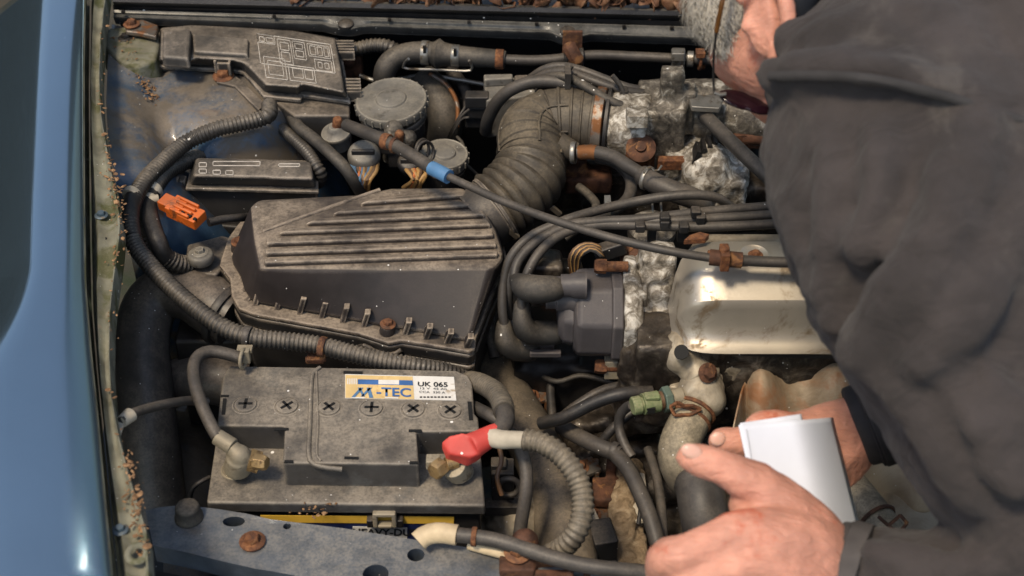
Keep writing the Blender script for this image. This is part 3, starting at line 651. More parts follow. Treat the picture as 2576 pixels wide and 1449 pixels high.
hose('lead', None, None, [(366, 508, .825), (378, 502, .827), (398, 500, .826)], .0045, 'tape', parent=T)

# --- rubber mount with bolt left of the air box
p = P(503, 636, .792); k = mpp(p); T = thing('rubber_mount', 'round bolted rubber mount on a bracket left of the air box', 'mount', P(520, 660, .75))
B().lathe(p, (0, 0, 1), [(30 * k, -26 * k), (33 * k, -22 * k), (33 * k, -6 * k), (30 * k, -2 * k), (27 * k, 0), (12 * k, 1 * k)], 28).obj('grommet', M['cap'], T)
B().bolt(p, (0, 0, 1), 13 * k).obj('bolt', M['cap'], T)
B().slab(PL([(466, 650), (470, 614), (560, 590), (590, 600), (590, 640), (545, 690), (480, 690)], .775), .035, -.05).obj('bracket', M['plastic'], T, bevel=.003)

# --- air intake duct elbow on the left
T = thing('intake_duct', 'thick dusty black intake duct bending down beside the battery', 'duct', P(370, 1200, .6))
rd = .0285
M['duct'] = mat('satin_black_duct', (.034, .03, .028), .4, dust=.7, dcol=(.24, .195, .155), speck=1.6, dmin=-.5, nscale=12)
hose('lower_tube', None, None, [(398, 1300, .58, .03), (388, 1200, .615, .029), (378, 1100, .65, .0285), (366, 1000, .68, .028), (358, 900, .705, .0275), (360, 830, .722, .0275), (378, 770, .735, .0275), (420, 735, .745, .0275), (480, 738, .748, .028), (545, 775, .745, .03), (590, 800, .74, .03)], rd, 'duct', seg=26, parent=T)
hose('seam_ring', None, None, [(558, 785, .744, .0325), (566, 790, .743, .0335), (574, 795, .742, .0325)], rd, 'rubclean', seg=26, parent=T)
hose('intake_duct', 'stubby black duct piece behind the left end of the battery', 'duct', [(400, 965, .66, .021), (450, 955, .67, .022), (500, 950, .675, .025), (560, 955, .675, .027), (620, 965, .67, .027)], rd, 'duct', seg=22)
B().box(P(640, 920, .66), (.14, .06, .12)).obj('battery_bracket', M['dark'], bevel=.004, label='dark bracket plate in the gap behind the battery', cat='bracket')
# ================================================================== air box
T = thing('air_filter_box', 'large dusty black air filter box with ribbed lid and fins', 'air box', P(900, 860, .68))
rimp = [(596, 566), (572, 600), (556, 650), (552, 668), (578, 700), (582, 742), (600, 776), (640, 790), (760, 812), (900, 838), (945, 852), (975, 862), (1010, 856), (1100, 870), (1180, 884), (1196, 876), (1198, 850), (1232, 760), (1278, 660), (1262, 588), (1225, 520), (1170, 484), (985, 484), (905, 500), (640, 516)]
RZ = .782
B().slab(PL(rimp, RZ), .0045, 0).obj('lid_flange', M['lid'], T, bevel=.0018)
B().slab([p + Vector((0, 0, -.0055)) for p in PL(rimp, RZ)], .014, -.012).obj('base_flange', M['lidbase'], T, bevel=.003)
B().slab([p + Vector((0, 0, -.02)) for p in PL(rimp, RZ)], .11, -.12).obj('base', M['lidbase'], T, bevel=.004)
# lid: flange ring -> wall -> plateau
foot = [(606, 580), (590, 610), (578, 650), (582, 668), (602, 700), (612, 735), (628, 758), (652, 768), (760, 788), (900, 815), (945, 824), (975, 832), (1010, 834), (1100, 850), (1172, 866), (1186, 862), (1190, 842), (1226, 752), (1272, 658), (1256, 592), (1220, 526), (1168, 490), (985, 489), (905, 504), (642, 520)]
ZT = .832
crest = [(632, 518), (634, 560), (640, 600), (648, 640), (650, 655), (652, 664), (656, 672), (672, 677), (760, 677), (900, 675), (945, 674), (975, 673), (1010, 672), (1100, 670), (1200, 668), (1240, 667), (1256, 660), (1266, 650), (1268, 640), (1248, 575), (1204, 502), (1165, 472), (985, 474), (908, 490), (650, 503)]
f = B(); f.prism(PL(crest, ZT), PL(foot, RZ + .0005)); f.obj('lid', M['lid'], T, bevel=.006, seg=3)
# raised ribs on the plateau with grooves between, left ends along the diagonal crease
def creasex(y): return 660 + (y - 585) * (965 - 660) / (474 - 585) if y < 585 else 660 - (y - 585) * .1
def rightx(y): return interp([(470, 1165), (502, 1198), (575, 1240), (640, 1258), (670, 1252)], y)
edges = [482, 507, 532, 557, 582, 609, 634, 658]
for i, (a, b) in enumerate(zip(edges, edges[1:])):
    a2 = a + 5; b2 = b - 7; n = 10; sl = -.008
    bot = [(creasex(b2) + 10 + (rightx(b2) - creasex(b2) - 14) * t / n, b2 + 10 - 20 * t / n) for t in range(n + 1)]
    tp = [(creasex(a2) + 10 + (rightx(a2) - creasex(a2) - 14) * t / n, a2 + 10 - 20 * t / n) for t in range(n, -1, -1)]
    if i == 0: tp = [(x, max(y, 479)) for x, y in tp]; bot = [(x, max(y, 484)) for x, y in bot]
    B().slab(PL(bot + tp, ZT + .005), .007, .0).obj('lid_rib', M['lid'], T, bevel=.0022, seg=2)
f = B(); f.tube([P(662, 584, ZT - .001), P(760, 548, ZT - .0004), P(860, 512, ZT - .0004), P(955, 479, ZT - .001)], .0026, 10); f.obj('crease_edge', M['lid'], T)
# fins standing on the flange
fins = [(645, 768, 728), (700, 779, 738), (757, 790, 752), (812, 800, 764), (865, 811, 776), (918, 822, 790), (1022, 842, 812), (1075, 853, 826), (1128, 863, 840), (1178, 874, 852)]
for x, yb, yt in fins:
    b0 = P(x - 4, yb + 2, RZ); n_ = Vector((0, 1, 0)); hgt = .017 + .004 * random.random(); t0 = P(x + 7, yt, RZ + hgt)
    w_ = .0028; back = Vector((0, .016, 0))
    pr = [b0, b0 + back, t0 + back * .5, t0]
    B().prism([q + Vector((w_, 0, 0)) for q in pr], [q - Vector((w_, 0, 0)) for q in pr]).obj('fin', M['lid'], T, bevel=.0008)
for x, y in ((596, 640), (606, 675), (614, 702), (622, 728), (632, 752)):
    b0 = P(x - 12, y + 4, RZ); pr = [b0, b0 + Vector((.014, .01, 0)), b0 + Vector((.016, .012, .018))]
    d_ = Vector((.0014, -.002, 0)); B().prism([q + d_ for q in pr], [q - d_ for q in pr]).obj('fin', M['lid'], T, bevel=.0006)
for x, y, z, h in ((601, 628, RZ, 22), (974, 836, RZ, 26)):
    p = P(x, y, z); k = mpp(p); ax = Vector((.12, -.05, 1))
    B().lathe(p, ax, [(20 * k, -3 * k), (19 * k, h * k), (17 * k, (h + 3) * k)], 20).obj('bolt_tower', M['lid'], T)
    B().bolt(p + ax.normalized() * (h + 2) * k, ax, 12.5 * k).obj('bolt', M['rust'], T)
f = B(); a = P(900, 862, RZ - .012); f.tube([P(905, 872, RZ - .016), P(920, 870, RZ - .008), P(945, 884, RZ - .015), P(985, 892, RZ - .015), P(1010, 880, RZ - .01)], .0022); f.obj('clip_wire', M['lidbase'], T)
# outlet ring towards the hose
ax = (P(1330, 470, .83) - P(1228, 545, .81)).normalized(); p = P(1222, 545, .81)
B().lathe(p, ax, [(.034, -.012), (.034, .01), (.037, .0105), (.037, .014), (.034, .015)], 30).obj('outlet', M['plastic'], T)

# ================================================================== ribbed intake hose
T = thing('intake_hose', 'brown ribbed rubber intake hose curving from air box to throttle body', 'hose', P(1330, 560, .78))
path = [(1230, 538, .808), (1262, 512, .814), (1296, 484, .82), (1326, 448, .826), (1338, 405, .832), (1336, 365, .838), (1346, 332, .843), (1376, 312, .846), (1420, 306, .848), (1470, 308, .848), (1512, 312, .848)]
pts = [(*P(*t), .037) for t in path]
sm, L = spline(pts, .00125)
rings = []; ref = None; seg = 40
for i, q in enumerate(sm):
    p = Vector(q[:3]); t = (Vector(sm[min(len(sm) - 1, i + 1)][:3]) - Vector(sm[max(0, i - 1)][:3])).normalized()
    if ref is None: ref = frame(t)[0]
    u = (ref - t * ref.dot(t)).normalized(); v = t.cross(u); ref = u
    s = i * L / (len(sm) - 1); fr = s / L; r = .0345
    if fr < .05: r = .0355
    elif fr < .36:                                   # bellows
        ph = ((s - .05 * L) / (L * .31) * 6) % 1; r = .0335 + .0055 * (1 - abs(2 * ph - 1)) ** .6
    elif fr < .9:                                    # flat ribs
        ph = ((s - .36 * L) / .0115) % 1; r = .0352 + (.0016 if ph < .22 else 0)
    else: r = .0355 if fr < .955 else .0372
    rings.append([p + (u * math.cos(2 * math.pi * k / seg) + v * math.sin(2 * math.pi * k / seg)) * r for k in range(seg)])
HOSE_END = Vector(sm[-1][:3]); HOSE_T = t
B().loft(rings).obj('bellows', M['hose'], T, sharp=40)
# moulded seam ridges along the hose
i0, i1 = int(len(sm) * .4), int(len(sm) * .86)
for kk in (33, 24, 38):
    c = [sum(rings[i], Vector()) / seg for i in range(i0, i1, 6)]
    B().tube([cc + (rings[i][kk] - cc).normalized() * .0358 for cc, i in zip(c, range(i0, i1, 6))], .0015, 8).obj('mould_seam', M['hose'], T)
for x, y in ((1398, 530), (1291, 588)):
    B().box(P(x, y, .806), (.014, .004, .006), Matrix.Rotation(.8, 3, 'Y')).obj('rubber_tab', M['hose'], T, bevel=.001)
B().lathe(HOSE_END - HOSE_T * .007, HOSE_T, [(.0375, 0), (.0388, .0008), (.0388, .010), (.0375, .011)], 40).obj('hose_clamp', M['rustm'], T)
B().lathe(HOSE_END + HOSE_T * .005, HOSE_T, [(.036, 0), (.039, .001), (.039, .004), (.036, .005)], 40).obj('end_lip', M['rubclean'], T)
p = P(1402, 360, .85); q = P(1445, 383, .842)
B().cyl(p, q, .0125, .0105, 20).obj('branch_stub', M['hose'], T)

# ================================================================== battery
ZL, ZG = .78, .752
T = thing('battery', 'dusty black car battery with six cell caps and a yellow and white label', 'battery', P(870, 1200, .575))
ledge = [(519, 1264), (1221, 1272), (1206, 1100), (1196, 1045), (1180, 965), (1140, 940), (590, 930), (556, 955), (548, 1070)]
B().slab(PL(ledge, ZG), .0125, .0).obj('ledge', M['batt'], T, bevel=.0025, seg=3)
case = PL(ledge, ZG); cc = sum(case, Vector()) / len(case)
B().slab([cc + (p - cc) * .965 + Vector((0, .003, -.0125)) for p in case], .165, 0).obj('case', M['battf'], T, bevel=.003)
lidp = [(578, 919), (870, 924), (1148, 931), (1178, 944), (1188, 962), (1193, 1038), (1203, 1050), (1206, 1084), (1048, 1086), (1054, 1168), (711, 1164), (716, 1073), (546, 1070), (552, 1010), (560, 945)]
B().slab(PL(lidp, ZL), ZL - ZG + .001, 0).obj('lid', M['batt'], T, bevel=.0022, seg=3)
# dark front faces below the lid are the same plastic; raised panel outline
f = B(); f.tube([P(806, 925, ZL), P(790, 936, ZL), P(784, 960, ZL), P(780, 1060, ZL), P(777, 1140, ZL), P(786, 1166, ZL), P(815, 1176, ZL - .001), P(860, 1181, ZL - .003)], .0022, 8); f.obj('panel_edge', M['batt'], T)
f = B(); f.tube([P(796, 928, ZL), P(800, 1060, ZL), P(797, 1140, ZL), P(808, 1160, ZL)], .0012, 8); f.obj('panel_edge', M['batt'], T)
for i, (x, y, a) in enumerate(((618, 1019, 0), (722, 1023, .7), (828, 1026, .75), (935, 1028, 0), (1040, 1031, .8), (1133, 1034, .78))):
    p = P(x, y, ZL); k = mpp(p); r = 31 * k
    c = B().lathe(p, (0, 0, 1), [(r * 1.1, -.002), (r * 1.1, .0003), (r * 1.0, .0006), (r * .97, -.0002), (r * .9, -.0002), (r * .86, .0013), (r * .6, .0018), (.0001, .0019)], 36).obj('cell_cap', M['batt'], T, sharp=30)
    f = B()
    for j in range(2):
        A = a + j * math.pi / 2; f.box(p + Vector((0, 0, .0017)), (r * 1.15, .0026, .0012), Matrix.Rotation(A, 3, 'Z'))
    f.obj('cross_slot', M['slot'], c)
def blit(l, z, th, m, name, par): return B().slab(PL(l, z), th, 0).obj(name, M[m], par, smooth=False)
LB = blit([(868, 1001), (1148, 1007), (1142, 948), (868, 941)], ZL + .0006, .0005, 'white', 'label', T)
blit([(869, 1000), (1042, 1004), (1038, 947), (869, 943)], ZL + .0009, .0003, 'yellowp', 'yellow_field', LB)
blit([(900, 966), (1039, 969), (1038, 957), (900, 954)], ZL + .0012, .0003, 'printblue', 'blue_stripe', LB)
for i in range(6): blit([(873 + i * 4.5, 966), (875.6 + i * 4.5, 966), (875.6 + i * 4.5, 952), (873 + i * 4.5, 952)], ZL + .0012, .0003, 'white', 'bar', LB)
def text(s, a, b, z, hpx, m, par, sx=1.0, name='lettering', ital=0, bold=.0):
    """text lying on the plane z from pixel a along pixel b"""
    cu = bpy.data.curves.new('t', 'FONT'); cu.body = s; cu.size = 1; cu.offset = bold; cu.shear = ital; cu.extrude = 0
    o = bpy.data.objects.new('t', cu); COL.objects.link(o); bpy.context.view_layer.update()
    me = bpy.data.meshes.new_from_object(o.evaluated_get(bpy.context.evaluated_depsgraph_get())); bpy.data.objects.remove(o)
    A = P(*a, z); Bv = P(*b, z); up = (P(a[0], a[1] - hpx, z) - A); xd = (Bv - A); wid = max(v.co.x for v in me.vertices)
    f = B()
    f.bm.from_mesh(me)
    for v in f.bm.verts: v.co = A + xd * (v.co.x / wid * sx) + up * (v.co.y / .7) + Vector((0, 0, .0001))
    bpy.data.meshes.remove(me)
    return f.obj(name, M[m], par, smooth=False, fix=False)
text('-TEC', (946, 995), (1034, 998), ZL + .0014, 21, 'printblue', LB, bold=.02)
blit([(952, 966), (1004, 967), (1004, 956), (952, 955)], ZL + .0014, .0002, 'white', 'stripe_patch', LB)
f = B()
for (xa, ya, wa), (xb, yb, wb) in (((884, 999, 9), (906, 975, 8)), ((900, 975, 7), (912, 997, 6)), ((907, 997, 7), (928, 975, 8)), ((922, 975, 9), (929, 1000, 10))): f.slab(PL([(xa, ya), (xa + wa, ya), (xb + wb, yb), (xb, yb)] if ya > yb else [(xb, yb), (xb + wb, yb), (xa + wa, ya), (xa, ya)], ZL + .0015), .0003)
f.obj('slanted_letter_m', M['marker'], LB, smooth=False)
text('UK 065', (1050, 971), (1126, 973), ZL + .0012, 11, 'printblk', LB, bold=.02)
text('12 V  45 Ah', (1054, 979), (1124, 981), ZL + .0012, 5, 'printblk', LB); text('CCA  330 A', (1054, 988), (1120, 990), ZL + .0012, 5, 'printblk', LB); [blit([(1056 + i_ * 9, 1000), (1062 + i_ * 9, 1000), (1062 + i_ * 9, 997), (1056 + i_ * 9, 997)], ZL + .0012, .0003, 'printblk', 'small_print', LB) for i_ in range(9)]
[blit([(x_, 1001.5), (x_ + 34, 1002.3), (x_ + 34, 999.3), (x_, 998.5)], ZL + .0013, .0002, 'white', 'small_print', LB) for x_ in (884, 968)]
for l in ([(557, 1042), (566, 1042), (570, 1002), (561, 1002)], [(555, 998), (575, 998), (576, 993), (556, 993)], [(1180, 1056), (1190, 1056), (1186, 1010), (1176, 1010)], [(690, 1082), (726, 1082), (726, 1076), (690, 1076)], [(1028, 1086), (1062, 1086), (1060, 1080), (1028, 1080)], [(866, 1154), (902, 1155), (902, 1149), (866, 1148)], [(714, 1163), (738, 1163), (738, 1157), (716, 1157)], [(1030, 1166), (1052, 1166), (1051, 1160), (1030, 1160)], [(864, 939), (912, 940), (912, 934), (864, 933)]):
    blit(l, ZL + .0007, .001, 'slot', 'slot', T)
for i, (x, y) in enumerate(((1152, 1243), (1164, 1245))):
    p = P(x, y, ZG); B().box(p, (.0035, .0008, .0012)).box(p, (.0008, .0035, .0013)).obj('polarity_mark', M['batt'], T)
# posts
for x, y in ((592, 1182), (1156, 1188)):
    p = P(x, y, ZG); k = mpp(p)
    B().lathe(p, (0, 0, 1), [(36 * k, -.001), (36 * k, .0012), (33 * k, .0016), (30 * k, .0008), (22 * k, .001), (20 * k, .014), (17 * k, .017)], 28).obj('terminal_post', M['brassp'], T)
# front label
fy = min(p.y for p in [cc + (q - cc) * .965 + Vector((0, .003, 0)) for q in case]) - .0004
def Qy(x, y, Y): d = ray(x, y); return CAM + d * (Y / d.y)
def fpl(l, Y, th, m, name, par): a = [Qy(x, y, Y) for x, y in l]; return B().prism(a, [q + Vector((0, th, 0)) for q in a]).obj(name, M[m], par, smooth=False)
FL = fpl([(655, 1366), (1140, 1372), (1142, 1302), (655, 1298)], fy - .0004, .0004, 'printnavy', 'front_label', T)
fpl([(655, 1314), (1141, 1318), (1142, 1301), (655, 1297)], fy - .0012, .0006, 'yellow', 'yellow_stripe', FL)
fpl([(887, 1352), (1024, 1355), (1024, 1328), (887, 1325)], fy - .001, .0004, 'white', 'white_box', FL)
cu = bpy.data.curves.new('t', 'FONT'); cu.body = 'HEAVY-DUTY'; cu.size = 1; cu.offset = .03; o = bpy.data.objects.new('t', cu); COL.objects.link(o); bpy.context.view_layer.update()
me = bpy.data.meshes.new_from_object(o.evaluated_get(bpy.context.evaluated_depsgraph_get())); bpy.data.objects.remove(o); wid = max(v.co.x for v in me.vertices)
f = B(); f.bm.from_mesh(me); A = Qy(886, 1346, fy - .0016); Bv = Qy(1072, 1348, fy - .0016); uq = Qy(886, 1330, fy - .0016) - A
for v in f.bm.verts: v.co = A + (Bv - A) * (v.co.x / wid) + uq * (v.co.y / .7)
f.obj('lettering', M['printblk'], FL, smooth=False, fix=False)
p = Qy(968, 1306, fy - .006); k = mpp(p)
f = B()
for dx_, dz_, wx, wz in ((-24, 0, 12, 46), (24, 0, 12, 46), (0, 20, 58, 12), (0, -18, 36, 10)): f.box(p + Vector((dx_ * k, 0, dz_ * k * 1.1)), (wx * k, .007, wz * k))
f.obj('carry_clip', M['brassp'], T, bevel=.0012)
B().box(p + Vector((-38 * k, .002, -14 * k)), (16 * k, .008, 26 * k)).box(p + Vector((38 * k, .002, -14 * k)), (16 * k, .008, 26 * k)).obj('carry_clip_foot', M['battf'], T, bevel=.001)

# ---- negative clamp and cables
T = thing('negative_clamp', 'dusty brass battery clamp with grey sleeve on the left post', 'battery clamp', P(595, 1185, ZG))
k = mpp(P(600, 1150, .78))
B().cyl(P(545, 1098, .795), P(586, 1124, .79), .0072, .0075, 16).obj('crimp_sleeve', M['brassp'], T, bevel=.001)
f = B(); f.sph(P(603, 1146, .783), .0098); f.cyl(P(580, 1122, .79), P(603, 1146, .783), .0068, .008); f.cyl(P(600, 1150, .782), P(598, 1178, .764), .0105, .0125); f.box(P(622, 1158, .776), (.016, .012, .012)); f.obj('clamp_ring', M['brassp'], T, remesh=.0014)
f = B(); f.bolt(P(640, 1160, .778), (.9, -.3, .1), .0072, False, .011); f.box(P(640, 1160, .776), (.01, .014, .014), Matrix.Rotation(.4, 3, 'Y')); f.cyl(P(650, 1160, .778), P(668, 1150, .78), .003); f.obj('clamp_bolt', M['brass'], T, bevel=.0006)
hose('battery_cable', 'thick black earth cable looping from negative clamp up behind the battery', 'cable', [(548, 1100, .796), (530, 1068, .80), (508, 1020, .805), (492, 970, .808), (487, 925, .808), (500, 895, .806), (530, 884, .803), (570, 890, .80), (612, 903, .795)], .0057, 'rubber2')
hose('earth_lead', 'thin black earth lead bolted to the wing left of the battery', 'cable', [(520, 1012, .79), (480, 1008, .80), (430, 1014, .815), (370, 1028, .83), (330, 1042, .84), (306, 1060, .843)], .0042, 'rubber2')
f = B(); p = P(305, 1062, .842); f.cyl(P(330, 1042, .84), p, .0062, .005); f.box(p + Vector((-.002, -.008, -.002)), (.008, .018, .003)); f.obj('cable_lug', M['tape'], bevel=.0006, label='pale crimped lug at the end of the earth lead on the wing', cat='cable lug')
T = thing('cable_clip', 'small metal cable clip at the left back corner of the battery', 'clip', P(615, 905, .76))
B().box(P(618, 895, .797), (.008, .006, .014)).box(P(616, 878, .796), (.014, .008, .004)).torus(P(612, 902, .796), (1, -.2, 0), .0085, .0018).obj('clip_body', M['brassp'], T, bevel=.0006)
T = thing('rusty_clip', 'rusty clip on the conduit behind the battery', 'clip', P(790, 905, .76))
B().box(P(795, 900, .775), (.016, .012, .006)).box(P(812, 890, .782), (.006, .008, .014)).cyl(P(770, 906, .772), P(800, 902, .774), .004).obj('clip_body', M['rustd'], T, bevel=.001)

# ---- positive boot
T = thing('terminal_boot', 'bright red rubber boot over the positive battery post', 'terminal boot', P(1165, 1180, ZG))
f = B()
c0 = P(1160, 1130, .795)
f.prism(P3([(1110, 1112, .80), (1132, 1094, .806), (1165, 1088, .808), (1196, 1096, .806), (1212, 1118, .80), (1206, 1142, .796), (1184, 1150, .795), (1130, 1142, .795)]), P3([(1109, 1130, .79), (1126, 1114, .79), (1162, 1110, .79), (1198, 1114, .79), (1218, 1132, .787), (1210, 1156, .78), (1176, 1176, .776), (1122, 1160, .78)]))
f.cyl(P(1188, 1122, .796), P(1246, 1090, .80), .0115, .0088); f.sph(P(1246, 1090, .80), .0088)
f.obj('boot', M['red'], T, remesh=.0013, smit=14)
T2 = thing('positive_clamp', 'brass clamp bolt showing below the red boot', 'battery clamp', P(1120, 1190, ZG))
B().bolt(P(1112, 1172, .776), (-.55, -.7, .1), .0085, False, .01).cyl(P(1122, 1168, .778), P(1150, 1160, .778), .006).obj('clamp_bolt', M['brass'], T2)
f = B(); f.box(P(1090, 1162, .776), (.012, .01, .01)); f.cyl(P(1140, 1170, .775), P(1156, 1186, .76), .011, .012); f.obj('clamp_ring', M['brassp'], T2, bevel=.001)
# cables from the boot
T = thing('positive_cable', 'corrugated positive cable rising from the red boot to the battery corner', 'cable', P(1262, 1040, .76))
hose('sheath', None, None, [(1180, 958, .76), (1212, 966, .775), (1244, 985, .79), (1262, 1012, .80), (1268, 1036, .803)], .0092, 'conduit_l', .0046, .001, parent=T)
hose('smooth_sleeve', None, None, [(1268, 1030, .803), (1272, 1055, .803), (1262, 1078, .801), (1250, 1092, .80)], .0082, 'rubber2', parent=T)
hose('battery_cable', 'thin dark cable below the corrugated positive cable', 'cable', [(1180, 1018, .76), (1215, 1035, .772), (1245, 1052, .78), (1275, 1080, .77), (1290, 1110, .76)], .006, 'rubber2')
T = thing('starter_cable', 'corrugated starter cable looping right of the battery', 'cable', P(1440, 1250, .7))
hose('taped_end', None, None, [(1236, 1100, .80), (1262, 1106, .803), (1296, 1106, .806), (1336, 1108, .808)], .0078, 'tape', parent=T, wob=.12)
hose('sheath', None, None, [(1318, 1106, .807), (1360, 1114, .808), (1405, 1140, .806), (1440, 1180, .80), (1462, 1230, .79), (1466, 1285, .78), (1452, 1335, .77), (1420, 1375, .755), (1370, 1405, .73)], .009, 'conduit_l', .005, .0013, 16, T)
hose('coolant_pipe', 'slim grey hose hanging down between battery and starter cable', 'hose', [(1285, 1090, .775), (1310, 1130, .775), (1324, 1185, .765), (1322, 1245, .75), (1312, 1310, .73), (1304, 1370, .71)], .006, 'rubber2')
T = thing('front_cable', 'black cable with cream end sleeve crossing in front of the battery', 'cable', P(1200, 1380, .755))
hose('cream_sleeve', None, None, [(1052, 1362, .763), (1072, 1346, .766), (1105, 1340, .768), (1150, 1346, .768)], .0085, 'cream', parent=T)
hose('sheath', None, None, [(1145, 1345, .768), (1200, 1351, .77), (1260, 1362, .77), (1330, 1384, .77), (1400, 1406, .77), (1480, 1424, .77), (1560, 1434, .77), (1700, 1446, .765)], .0064, 'rubber2', parent=T)
band(1193, 1350, .77, (1, -.12, 0), .0082, .004, 'rust', T, 'clip_band')
hose('cream_strip', None, None, [(1180, 1368, .757), (1230, 1382, .757), (1290, 1398, .757)], .005, 'cream', parent=T)
# big diagonal duct under it all
T = thing('air_duct', 'fat dusty duct slanting down from the air box past the battery', 'duct', P(1400, 1350, .6))
M['ductb'] = mat('brown_dusty_duct', (.05, .042, .034), .4, dust=.85, dcol=(.24, .19, .135), speck=.9, dmin=-.4, dscale=9)
hose('tube', None, None, [(1180, 830, .68, .021), (1235, 920, .68, .023), (1290, 1020, .68, .0245), (1340, 1110, .68, .0255), (1382, 1200, .68, .0265), (1410, 1290, .675, .027), (1424, 1380, .668, .0275), (1430, 1470, .66, .028), (1432, 1560, .65, .028)], .03, 'ductb', seg=28, parent=T)
# ================================================================== distributor
p0 = P(1420, 790, .80); X = Vector((1, -.03, .0)).normalized()
T = thing('distributor', 'dark grey distributor cap with plug towers on a white corroded flange', 'distributor', P(1500, 880, .74))
M['cap_d'] = mat('distributor_plastic', (.055, .05, .052), .5, dust=.25, dcol=(.16, .135, .12), speck=.6, var=.12, edge=.3)
def ring8(c, r, dy=1.0, dz=1.0, n=8, off=math.pi / 8): return [c + Vector((0, math.cos(2 * math.pi * i / n + off) * r * dy, math.sin(2 * math.pi * i / n + off) * r * dz)) for i in range(n)]
DC = P(1500, 786, .79); kd = mpp(DC)
def dx(px): return DC + Vector(((px - 1500) * kd, 0, 0))
B().loft([ring8(dx(1440), .037), ring8(dx(1452), .0435), ring8(dx(1540), .0445)]).obj('cap', M['cap_d'], T, bevel=.004, seg=3)
B().loft([ring8(dx(1402), .024), ring8(dx(1420), .031), ring8(dx(1446), .034)]).obj('cap_nose', M['cap_d'], T, bevel=.004)
B().loft([ring8(dx(1533), .049), ring8(dx(1561), .049)]).obj('flange', M['cap_d'], T, bevel=.002)
f = B()
for a in (0, 1): pass
f.loft([ring8(dx(1562), .0505), ring8(dx(1590), .05), ring8(dx(1609), .045)]); f.box(dx(1575) + Vector((0, -.012, -.052)), (.018, .014, .03)); f.box(dx(1580) + Vector((0, .012, .044)), (.012, .014, .022))
f.obj('alloy_flange', M['alu'], T, remesh=.0022, smit=3, disp=[(.012, .002)])
for q, m_ in ((dx(1520) + Vector((0, .004, .052)), 'rust'), (dx(1526) + Vector((0, -.03, -.042)), 'red')):
    B().bolt(q, (-1, 0, .05), .007, False, .01).cyl(q, q + Vector((.02, 0, 0)), .005).obj('bolt', M['rust'], T)
B().box(dx(1548) + Vector((0, -.028, -.044)), (.02, .012, .022)).obj('brass_bracket', M['brassp'], T, bevel=.001)
for px_, py_, z_, L_, r_ in ((1412, 718, .835, 50, .0105), (1410, 752, .815, 66, .0115), (1408, 838, .77, 40, .0095)):
    b = P(px_ + 30, py_, z_); a = b + Vector((-L_ * kd, 0, .0))
    B().lathe(b, a - b, [(r_ * 1.2, -.012), (r_ * 1.15, 0), (r_, .003), (r_, (a - b).length * .6), (r_ * .82, (a - b).length * .62), (r_ * .8, (a - b).length)], 20).obj('tower', M['cap_d'], T)
for px_, py_ in ((1345, 873), (1362, 893)):
    B().box(P(px_ + 10, py_ - 4, .75), (.03, .006, .006)).obj('harness_tab', M['cap_d'], T, bevel=.001)
# ---- ignition leads with rubber elbows
def lead(label, elbow, path, r=.0047):
    T = thing('ignition_lead', label, 'ignition lead', P(*path[0]), 'ignition leads between distributor and engine')
    hose('cable', None, None, path, r, 'rubber2', parent=T)
    if elbow: hose('elbow_boot', None, None, elbow, .0115, 'rubber', seg=16, parent=T, round_ends=True)
    return T
lead('front ignition lead rising from the lower distributor elbow', [(1313, 770, .80, .0078), (1314, 805, .79, .0095), (1326, 832, .778, .0118), (1355, 838, .772, .0122), (1395, 838, .77, .0115)],
     [(1314, 800, .792), (1313, 750, .81), (1322, 700, .825), (1350, 645, .84), (1392, 602, .848), (1440, 578, .852), (1510, 566, .855), (1600, 567, .857), (1700, 570, .86), (1800, 570, .862), (1900, 566, .864), (2010, 560, .866)])
lead('outermost ignition lead looping lowest left of the distributor', [(1268, 820, .77, .008), (1272, 856, .76, .011), (1292, 874, .75, .0125), (1330, 878, .745, .0125)],
     [(1270, 830, .768), (1264, 770, .79), (1268, 700, .812), (1290, 640, .832), (1335, 595, .844), (1395, 566, .852), (1440, 548, .856), (1520, 525, .858), (1600, 507, .862), (1680, 494, .868), (1750, 490, .87), (1805, 498, .866), (1840, 522, .852)])
lead('ignition lead running into the upper distributor boot', [(1300, 706, .825, .0075), (1322, 722, .832, .0125), (1350, 728, .834, .0132), (1392, 726, .834, .012)],
     [(1296, 718, .82), (1294, 690, .828), (1305, 655, .836), (1340, 615, .845), (1390, 585, .851), (1445, 563, .856), (1520, 556, .858), (1600, 552, .861), (1700, 541, .866), (1800, 530, .868), (1900, 522, .87), (2010, 512, .872)])
lead('middle ignition lead lying between two others above the valve cover', None,
     [(1280, 800, .77), (1278, 745, .795), (1285, 690, .815), (1312, 640, .832), (1360, 600, .843), (1420, 572, .851), (1490, 560, .854), (1580, 559, .857), (1700, 555, .863), (1800, 549, .865), (1900, 543, .867), (2010, 534, .869)])
T = thing('lead_separator', 'row of small black clips holding the ignition leads apart', 'cable clip', P(1700, 570, .84))
for x, y, z in ((1672, 548, .87), (1672, 560, .866), (1610, 570, .862), (1720, 571, .866), (1750, 534, .874), (1762, 548, .87)): B().box(P(x, y, z), (.009, .011, .008)).obj('clip', M['rubclean'], T, bevel=.0015)
for x, y in ((1640, 578), (1715, 582)): B().box(P(x, y, .85), (.008, .008, .02)).obj('clip_foot', M['rubclean'], T)
